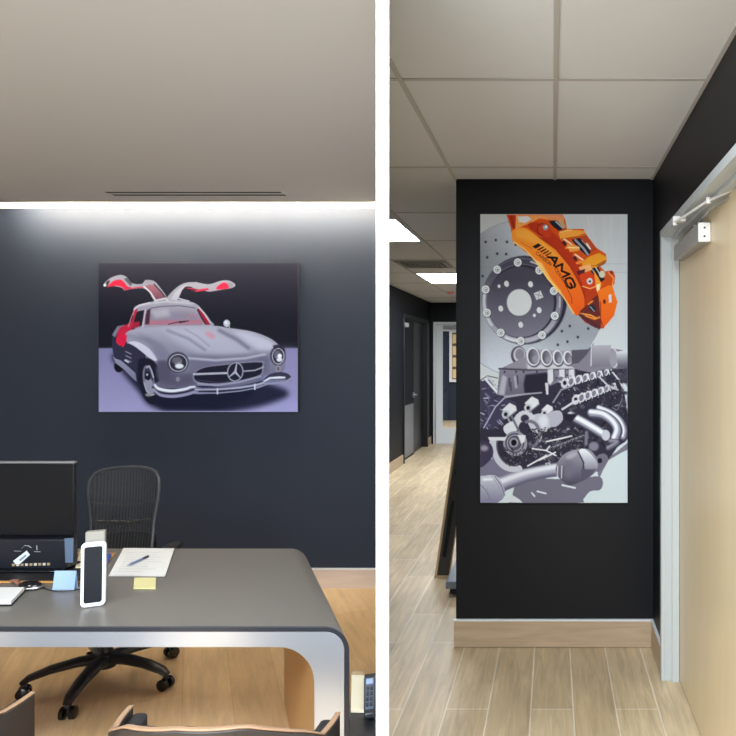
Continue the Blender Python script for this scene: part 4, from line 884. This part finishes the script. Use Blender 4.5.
# all-in-one computer, seen from behind its screen
ym = 3.02; X = lambda px: (px-VX)*ym/F; Z = lambda py: H-(py-VY)*ym/F
x1 = X(73.6); x0 = x1-.53
pc = empty('desktop_computer', ((x0+x1)/2, ym, ep)); tag(pc, 'black all-in-one computer with a lit top edge at the left of the desk', 'computer')
rel(MB().box(x0, x1, ym, ym+.022, Z(536), Z(463.5)).build('screen_back', mat('computer_back', lin(11,12,16), .28, spec=.3), bevel=.003), pc)
rel(MB().box(x0, x1, ym-.001, ym+.023, Z(463.4), Z(461.6)).build('top_edge', mat('silver_edge', lin(150,152,156), .35, metal=.6), bevel=.001), pc)
ch = rel(MB().box(x0, x1-.002, ym-.045, ym+.03, Z(566), Z(536.6)).build('lower_housing', mat('housing_navy', lin(22,25,34), .3), bevel=.006, seg=3), pc)
yf = ym-.0455
def onf(px, py, y=None): y = y or yf; return ((px-VX)*y/F, y, H-(py-VY)*y/F)
rel(MB().prism([onf(64.8,538.2), onf(73.6,538.2), onf(73.2,562.5), onf(65.6,562.5)], (0,-.0015,0)).build('lit_corner', mat('blue_lit_corner', lin(92,110,134), .3)), pc)  # flat panel coloured as the blue light on the housing's corner
for k in range(9):
    p = onf(13+k*4.4, 565.0-.1*k, yf-.004)
    rel(MB().box(p[0]-.006, p[0]+.006, yf-.004, yf+.001, p[2]-.006, p[2]+.005).build('port', mat('port_silver_%d' % k, lin(196,190,180) if k % 2 else lin(160,140,112), .4) if k < 2 else bpy.data.materials['port_silver_%d' % (k % 2)], bevel=.001), pc)
lab = [onf(13.2,561), onf(26.7,550.6), onf(30,554.8), onf(17.6,566)]
rel(MB().prism(lab, (0,-.0012,0)).build('label_sticker', mat('label_white', lin(214,224,236), .5)), pc)
lab2 = [onf(19.0,559.6,yf-.0014), onf(25.6,554.4,yf-.0014), onf(26.8,555.9,yf-.0014), onf(20.2,561.2,yf-.0014)]
rel(MB().prism(lab2, (0,-.0004,0)).build('label_print', mat('label_grey', lin(140,146,158), .6)), pc)
sw = [onf(21.5,548.4), onf(25,545.4), onf(29,546), onf(31.5,548)]
rel(MB().tube(sw, [.002,.0035,.0035,.0015], 8, flat=.4).tube([onf(36.8,545.5), onf(37,550)], .0018, 6).tube([onf(34.2,551.6), onf(40.5,551.8)], .0012, 6).tube([onf(14,551), onf(21,551.2)], .001, 6).build('emblem', mat('emblem_silver', lin(170,172,176), .35), smooth=True), pc)
rel(MB().box(x1-.33, x1-.012, ym-.075, ym+.07, ep, Z(565.5)).build('foot', M['black_gloss'], bevel=.004), pc)
# blue card standing in front of the pad
ca_, cb_ = dk(52.3, 590), dk(74.3, 590)
cd = MB().prism([(ca_[0], ca_[1], e), (cb_[0], ca_[1], e), (cb_[0]-.0005, ca_[1]+.012, e+.074), (ca_[0]+.001, ca_[1]+.012, e+.074)], (0,.0012,0)).prism([(ca_[0], ca_[1]+.02, e), (cb_[0], ca_[1]+.02, e), (cb_[0]-.0005, ca_[1]+.0135, e+.074), (ca_[0]+.001, ca_[1]+.0135, e+.074)], (0,.0012,0))
tag(cd.build('folded_card', mat('pale_blue_card', lin(156,184,222), .6)), 'small pale blue folded card standing before the black computer', 'card')
# card terminal on its stand
ty = dk(92, 607.5)[1]; tx = lambda px, y: (px-VX)*y/F
tl, tr = tx(80, ty), tx(105.2, ty); cx = (tl+tr)/2; hw = (tr-tl)/2*.84
ter = empty('card_terminal', (cx, ty, ZD), math.radians(24)); tag(ter, 'white framed handheld terminal standing upright with a dark screen', 'payment terminal')
LEAN = math.radians(4)
def rr(w, z0, z1, r, y):
    pts = arc(w-r, z1-r, r, 0, PI/2, 5)+arc(-w+r, z1-r, r, PI/2, PI, 5)+arc(-w+r, z0+r, r, PI, 1.5*PI, 5)+arc(w-r, z0+r, r, 1.5*PI, 2*PI, 5)
    return [(p[0], y, p[1]) for p in pts]
bh = .243
body = MB().prism(rr(hw, .0, bh, .016, 0), (0,.022,0)).build('housing', mat('terminal_white', lin(232,236,242), .35), ter, bevel=.004, seg=3, loc=(0,0,.002), rot=(-LEAN,0,0))
MB().prism(rr(hw-.011, .016, bh-.016, .008, -.0012), (0,.002,0)).build('screen', mat('terminal_screen', lin(14,18,27), .4, spec=.2), ter, loc=(0,0,.002), rot=(-LEAN,0,0))
MB().tube([(-.012,-.001,.011),(.012,-.001,.011)], .0015, 6).build('speaker_slot', mat('slot_grey', lin(170,176,184), .5), body)
MB().box(-hw+.008, hw-.008, .045, .075, .0005, .279).build('stand', mat('taupe_plastic', lin(150,146,138), .45), ter, bevel=.004)
# cream card and blue pen box lying on the pad
c0 = [dk(75.5,568,ep), dk(101,568,ep), dk(103,550.5,ep), dk(80,550.5,ep)]
tag(quad_slab('cream_note', c0, ep, .003, M['cream']), 'cream note lying on the desk pad behind the white terminal', 'note')
b0 = [dk(101,562.5,ep), dk(108.5,562.5,ep), dk(111.5,556.5,ep), dk(104,556.5,ep)]
tag(quad_slab('blue_box', b0, ep, .016, mat('blue_plastic', lin(52,84,176), .4), bevel=.003), 'small blue box at the right rim of the desk pad', 'box')
# mouse with silver rim
mo = empty('computer_mouse', (dk(30,589)[0], dk(30,589)[1], ZD)); tag(mo, 'dark computer mouse with a silver rim at the front left of the desk pad', 'mouse')
def ov(a, b, n=20): return [(a*math.cos(2*PI*i/n), b*math.sin(2*PI*i/n)) for i in range(n)]
MB().tube([(p[0],p[1],.010) for p in ov(.048,.029)], .0055, 8, closed=True).build('rim', M['steel'], mo, smooth=True)
sh = MB(); rings = [(1,.004),(1,.012),(.9,.022),(.65,.03),(.3,.033)]
for i, (s, z) in enumerate(rings): sh.v += [(p[0]*s, p[1]*s, z) for p in ov(.047,.028)]
n = 20; sh.f += [(i*n+k, i*n+(k+1)%n, (i+1)*n+(k+1)%n, (i+1)*n+k) for i in range(4) for k in range(n)] + [tuple(range(n))[::-1], tuple(4*n+k for k in range(n))]
sh.build('shell', M['black_gloss'], mo, smooth=True)
cb = [dk(42,588), dk(56,592), dk(80,590), dk(98,584), dk(104,580)]
tag(MB().tube([(p[0], p[1], ZD+.003) for p in spline(cb, 6)], .0022, 6).build('mouse_cable', M['black_plastic'], smooth=True), 'thin black cable curving across the desk behind the terminal', 'cable')
# tan key fob
kf = dk(14, 586); 
tag(MB().tube([(kf[0]-.035, kf[1]+.03, ZD+.011), (kf[0]-.005, kf[1]+.02, ZD+.013), (kf[0]+.014, kf[1], ZD+.010)], [.007,.011,.006], 10, flat=.8).build('leather_strap', mat('brown_leather', lin(150,104,84), .5), smooth=True), 'short brown leather strap beside the mouse', 'strap')
# notebook at lower left
nb0 = [dk(-40,606), dk(11,606), dk(24.5,592), dk(-25,592)]
nbk = empty('notebook', (nb0[0][0], nb0[0][1], ZD)); tag(nbk, 'white paper pad with a dark shadowed edge at the left front of the desk', 'notebook')
rel(quad_slab('pages', nb0, ZD+.006, .014, M['paper'], bevel=.001), nbk); rel(quad_slab('shadow_edge', [(p[0]+.004, p[1]-.003) for p in nb0], e, .005, M['black_plastic']), nbk)  # dark layer under the pages draws their shadowed edge
# stack of papers, pen, yellow note
p4 = [dk(109,577), dk(165,577.5), dk(174.2,550), dk(123.5,549.6)]
ps = empty('paper_stack', (p4[0][0], p4[0][1], ZD)); tag(ps, 'loose stack of white papers on the right half of the desk', 'papers')
rnd = random.Random(3)
for i in range(4):
    dx, dy = (rnd.uniform(-.006,.008), rnd.uniform(-.004,.006)) if i else (0, 0)
    rel(quad_slab('sheet', [(p[0]+dx, p[1]+dy) for p in p4], e+i*.0022, .0018, M['paper'] if i != 0 else mat('grey_card', lin(120,112,108), .6)), ps)
for k in range(9):
    t = .12+.085*k; a = Vector(p4[0]).lerp(Vector(p4[3]), t); b_ = Vector(p4[1]).lerp(Vector(p4[2]), t); q0 = a.lerp(b_, .12); q1 = a.lerp(b_, .55+.3*rnd.random())
    rel(MB().box(0,1,-.0012,.0012,0,.0003).build('text_line', bpy.data.materials.get('faint_ink') or mat('faint_ink', lin(186,186,190), .7)), ps)
    o = ps.children[-1] if False else bpy.data.objects[[c.name for c in ps.children if c.name.startswith('text_line')][-1]]
    o.scale = ((q1-q0).length, 1, 1); o.rotation_euler = (0,0,math.atan2(q1.y-q0.y, q1.x-q0.x)); o.location = (q0.x, q0.y, e+.0088)
pp0, pp1 = dk(127.5,566.3,ZD+.012), dk(148.5,556.8,ZD+.012)
pen = empty('pen', (pp0[0], pp0[1], ZD+.0095)); tag(pen, 'blue-grey ballpoint pen lying on the white papers', 'pen')
A0 = Vector((pp0[0], pp0[1], ZD+.0155)); A1 = Vector((pp1[0], pp1[1], ZD+.0155)); L_ = lambda t: A0.lerp(A1, t)
rel(MB().tube([L_(.1), L_(.12), L_(.7)], [.004,.0055,.0055], 10).build('barrel', mat('pen_blue_grey', lin(110,124,156), .35), smooth=True), pen)
rel(MB().tube([L_(0), L_(.1)], [.0012,.004], 10).build('tip', M['steel'], smooth=True), pen)
rel(MB().tube([L_(.7), L_(.97), L_(1)], [.0056,.0056,.003], 10).build('cap', mat('pen_dark', lin(44,46,60), .35), smooth=True), pen)
y4 = [dk(133.5,589.5), dk(155.5,589.5), dk(156,579), dk(134.3,579)]
tag(quad_slab('sticky_note', y4, e, .006, mat('yellow_note', lin(226,218,160), .7), bevel=.0008), 'pale yellow sticky note pad in front of the papers', 'sticky note')

# ------------------------------------------------------------------ visitor tub chairs in front of the desk
M['shell_dark'] = wood_mat('dark_brown_shell', lin(44,38,35), (6,6,6), .45, .12)
M['shell_rim'] = wood_mat('tan_ply_rim', lin(148,118,92), (8,8,8), .5, .15)
def tub_chair(cx, tipy, label, tips=(.68,.67)):
    r = empty('tub_chair', (cx, tipy-.02, 0)); tag(r, label, 'chair', 'tub chairs facing the desk')
    W_ = .30; path = []
    for t in np.linspace(-1, 1, 41):
        # shallow curve in plan, open towards the desk (+Y); the rim rises from the arm tips to the back
        an = t*PI/2; x = W_*math.sin(an); y = .02-.30*math.cos(an) + (.04 if abs(t) > .97 else 0)*0
        tp = tips[0] if t < 0 else tips[1]
        z = float(np.interp(abs(t), [0, .33, .5, .67, .8, 1.0], [.788, .772, .735, .695, tp-.01, tp]))
        path.append((x, y, z))
    ns = len(path); th = .014
    def nrm(i):
        p, q = path[max(0,i-1)], path[min(ns-1,i+1)]; d = Vector((q[0]-p[0], q[1]-p[1], 0)).normalized(); return Vector((d.y, -d.x, 0))   # outward
    N_ = [nrm(i) for i in range(ns)]
    lo = .36
    def lay(o0, o1, ztop, zlow, name, m, bev=.004):
        A_ = [Vector((path[i][0], path[i][1], 0))+N_[i]*o1 for i in range(ns)]; B_ = [Vector((path[i][0], path[i][1], 0))+N_[i]*o0 for i in range(ns)]
        mb = MB(); vs = []
        for i in range(ns):
            zt = path[i][2]+ztop; zl = zlow(i) if callable(zlow) else zlow
            vs += [(A_[i].x,A_[i].y,zl),(A_[i].x,A_[i].y,zt),(B_[i].x,B_[i].y,zt),(B_[i].x,B_[i].y,zl)]
        fs = []
        for i in range(ns-1):
            for k in range(4): fs.append((i*4+k, i*4+(k+1)%4, i*4+4+(k+1)%4, i*4+4+k))
        fs += [(0,1,2,3), tuple((ns-1)*4+k for k in range(4))[::-1]]
        mb.add(vs, fs); return mb.build(name, m, r, bevel=bev)
    lay(0, th, -.0065, lo, 'shell', M['shell_dark'])
    lay(-.001, th+.001, 0, lambda i: path[i][2]-.006, 'rim', M['shell_rim'], .003)
    lay(-.045, -.001, -.02, .42, 'inner_cushion', M['black_leather2'], .012)
    MB().prism([(p[0]*.70, p[1]*.42-.09, .36) for p in spline([(-.29,.26),(-.3,0),(-.2,-.22),(0,-.29),(.2,-.22),(.3,0),(.29,.26),(0,.3)], 4, True)], (0,0,.06)).build('seat_cushion', M['black_leather2'], r, bevel=.02, seg=3)
    for sx_ in (-1, 1):
        for sy_ in (-.1, .28): MB().tube([(sx_*.18, sy_*.8-.1, .37), (sx_*.24, sy_*1.1, 0.0)], [.02,.012], 10).build('leg', M['shell_rim'], r, smooth=True)
    return r
M['black_leather2'] = mat('black_upholstery', lin(30,30,32), .55, bump=.2, bscale=300)
tub_chair(-.945, 1.99, 'tub chair right of centre whose tan rim crosses the lower frame edge', (.685,.665))
tub_chair(-1.905, 2.06, 'tub chair at the lower left corner before the desk', (.68,.69))

def along(t, off):
    x = PA[0]+(PB[0]-PA[0])*(t-PA[1])/(PB[1]-PA[1]); c = Vector((x, t, 0))-pn*(PT+off); return (c.x, c.y)
ZT = 0.612
sa = [along(1.9, .003), along(2.35, .003), along(2.35, .088), along(1.9, .080)]
stn = empty('slim_stand', (sa[0][0], sa[0][1], 0)); tag(stn, 'slim black stand between the desk end and the partition', 'stand')
rel(quad_slab('stand_top', sa, ZT-.02, .02, M['black_plastic'], bevel=.003), stn)
rel(quad_slab('column', [along(1.96, .02), along(2.28, .02), along(2.28, .07), along(1.96, .064)], .02, ZT-.0405, M['black_plastic'], bevel=.003), stn)
rel(quad_slab('base_plate', sa, 0.0, .0195, M['black_plastic'], bevel=.003), stn)
def st(px, py, z=ZT): return dk(px, py, z)
mp_ = empty('memo_pad', (*st(355, 700), ZT)); tag(mp_, 'cream memo pad lying on the slim black stand', 'memo pad')
mq = [st(350.8, 713), st(368.0, 713.5), st(364.2, 678.5), st(351.6, 677.5)]
rel(quad_slab('pages', mq, ZT+.0008, .010, mat('memo_cream', lin(198,190,166), .7), bevel=.001), mp_)
rel(quad_slab('binding', [st(351.6,677), st(364.4,678), st(363.8,674.5), st(351.8,674)], ZT+.0008, .011, mat('memo_binding', lin(150,128,96), .6)), mp_)
ph = empty('telephone_handset', (*st(371, 705), ZT)); tag(ph, 'dark telephone handset with keypad beside the memo pad', 'telephone')
hp = [along(2.03, .008), along(2.27, .008), along(2.27, .046), along(2.03, .040)]
rel(quad_slab('handset_body', hp, ZT+.012, .020, mat('handset_black', lin(28,30,36), .4), bevel=.006), ph)
rel(quad_slab('handset_face', [along(2.05,.012), along(2.25,.012), along(2.25,.041), along(2.05,.036)], ZT+.0322, .0012, mat('handset_face', lin(76,88,108), .35)), ph)
rel(quad_slab('display', [along(2.205,.015), along(2.24,.015), along(2.24,.038), along(2.205,.037)], ZT+.0336, .0008, mat('handset_display', lin(150,170,200), .25)), ph)
km = mat('handset_key', lin(36,40,50), .4)
for i in range(4):
    for j in range(2):
        a = 2.065+i*.033; b = .015+j*.012
        rel(quad_slab('key', [along(a,b), along(a+.02,b), along(a+.02,b+.008), along(a,b+.008)], ZT+.0336, .002, km), ph)

# ------------------------------------------------------------------ boards beside the block wall in the corridor
db = mat('dark_board_face', lin(52,50,48), .5, var=.1, vscale=10); te = wood_mat('raw_board_edge', lin(206,176,134), (20,20,20), .6, .1)
a0 = fl(434.2, 578); yb = a0[1]; xa = a0[0]; bw = .118; hgt = 1.55; lean = .225
lbn = empty('leaning_board', (xa+bw/2, yb, 0)); tag(lbn, 'long dark slotted board with raw tan edges leaning on the black block wall', 'board')
def lb_box(u0, u1, v0, v1, y0, y1): # u across, v up along the board
    def p(u_, y_, v_): return (xa+u_*.99+v_*lean/hgt, y_, v_*math.sqrt(1-(lean/hgt)**2)+.002+(u_*-.0))
    return MB().add([p(u0,y0,v0),p(u1,y0,v0),p(u1,y1,v0),p(u0,y1,v0),p(u0,y0,v1),p(u1,y0,v1),p(u1,y1,v1),p(u0,y1,v1)],[(0,3,2,1),(4,5,6,7),(0,1,5,4),(1,2,6,5),(2,3,7,6),(3,0,4,7)])
m = MB()
for args in ((.018,.040,.018,hgt), (.072,bw-.007,.018,hgt), (.040,.072,.018,.16), (.040,.072,.60,.80), (.040,.072,1.25,hgt)):
    t_ = lb_box(*args, yb, yb+.03); m.add(t_.v, t_.f)
rel(m.build('board_face', db), lbn)
rel(lb_box(.040,.072,.16,1.25, yb+.022, yb+.0295).build('slot_back', mat('slot_black', lin(12,12,13), .7)), lbn)
m = MB()
for args in ((0,.018,0,hgt), (bw-.007,bw,0,hgt), (.018,bw-.007,0,.018)):
    t_ = lb_box(*args, yb-.001, yb+.031); m.add(t_.v, t_.f)
rel(m.build('raw_edge', te), lbn)
yk = fl(449, 595)[1]
tag(MB().box(-.745, XB0-.004, yk+.012, yk+.9, 0.001, .052).build('black_block', mat('matte_black_block', lin(22,22,24), .6), bevel=.003), 'black block lying on the corridor floor under the grey slab', 'block')
tag(MB().box(-.768, XB0-.003, yk-.03, yk+.95, .0525, .105).build('grey_slab', mat('blue_grey_slab', lin(120,130,142), .5, var=.06, vscale=8), bevel=.003), 'blue-grey slab lying on the black block beside the leaning board', 'slab')

# ------------------------------------------------------------------ light: ceiling lamps of both rooms nearer than the frame, added unseen fills, and daylight-grey surroundings
def area(name, loc, sx, sy, e, col=(1,1,1), rot=(0,0,0)):
    l = bpy.data.lights.new(name, 'AREA'); l.shape = 'RECTANGLE'; l.size = sx; l.size_y = sy; l.energy = e; l.color = col
    o = bpy.data.objects.new(name, l); C.objects.link(o); o.location = loc; o.rotation_euler = rot; return o
area('corridor_lamp', (0.02, 0.75, ZR-0.012), .56, 1.15, P_COR, (.86, .94, 1.0))
area('corridor_lamp.001', (0.02, -0.6, ZR-0.012), .56, 1.15, P_COR*.5, (.86, .94, 1.0))
area('office_lamp', (-1.1, -0.2, ZL-0.012), .6, 1.2, P_OFF, (.86, .94, 1.0))
area('office_lamp.001', (-2.9, -0.2, ZL-0.012), .6, 1.2, P_OFF, (.86, .94, 1.0))
area('office_fill_panel', (-1.05, -1.1, 1.15), 1.2, 2.1, P_FILL, (.88, .94, 1.0), (PI/2, 0, 0))  # unseen panel added to brighten the desk metal and the floor under it
area('corridor_fill', (-0.87, 10.2, ZR-0.012), .5, 1.1, 105, (.9, .96, 1.0))  # unseen lamp added behind the block to brighten floor, ceiling and end door
area('far_room_lamp', (-1.6, 15.6, ZR-0.012), .6, 1.2, 140)
w = bpy.data.worlds.new('world'); bpy.context.scene.world = w; w.use_nodes = True
w.node_tree.nodes['Background'].inputs[0].default_value = (*W_COL, 1); w.node_tree.nodes['Background'].inputs[1].default_value = W_STR
sc = bpy.context.scene
sc.view_settings.view_transform = 'Standard'; sc.view_settings.look = 'None'; sc.view_settings.gamma = 1.0; sc.view_settings.exposure = EXPO; sc.view_settings.use_curve_mapping = False
sc.cycles.use_denoising = True
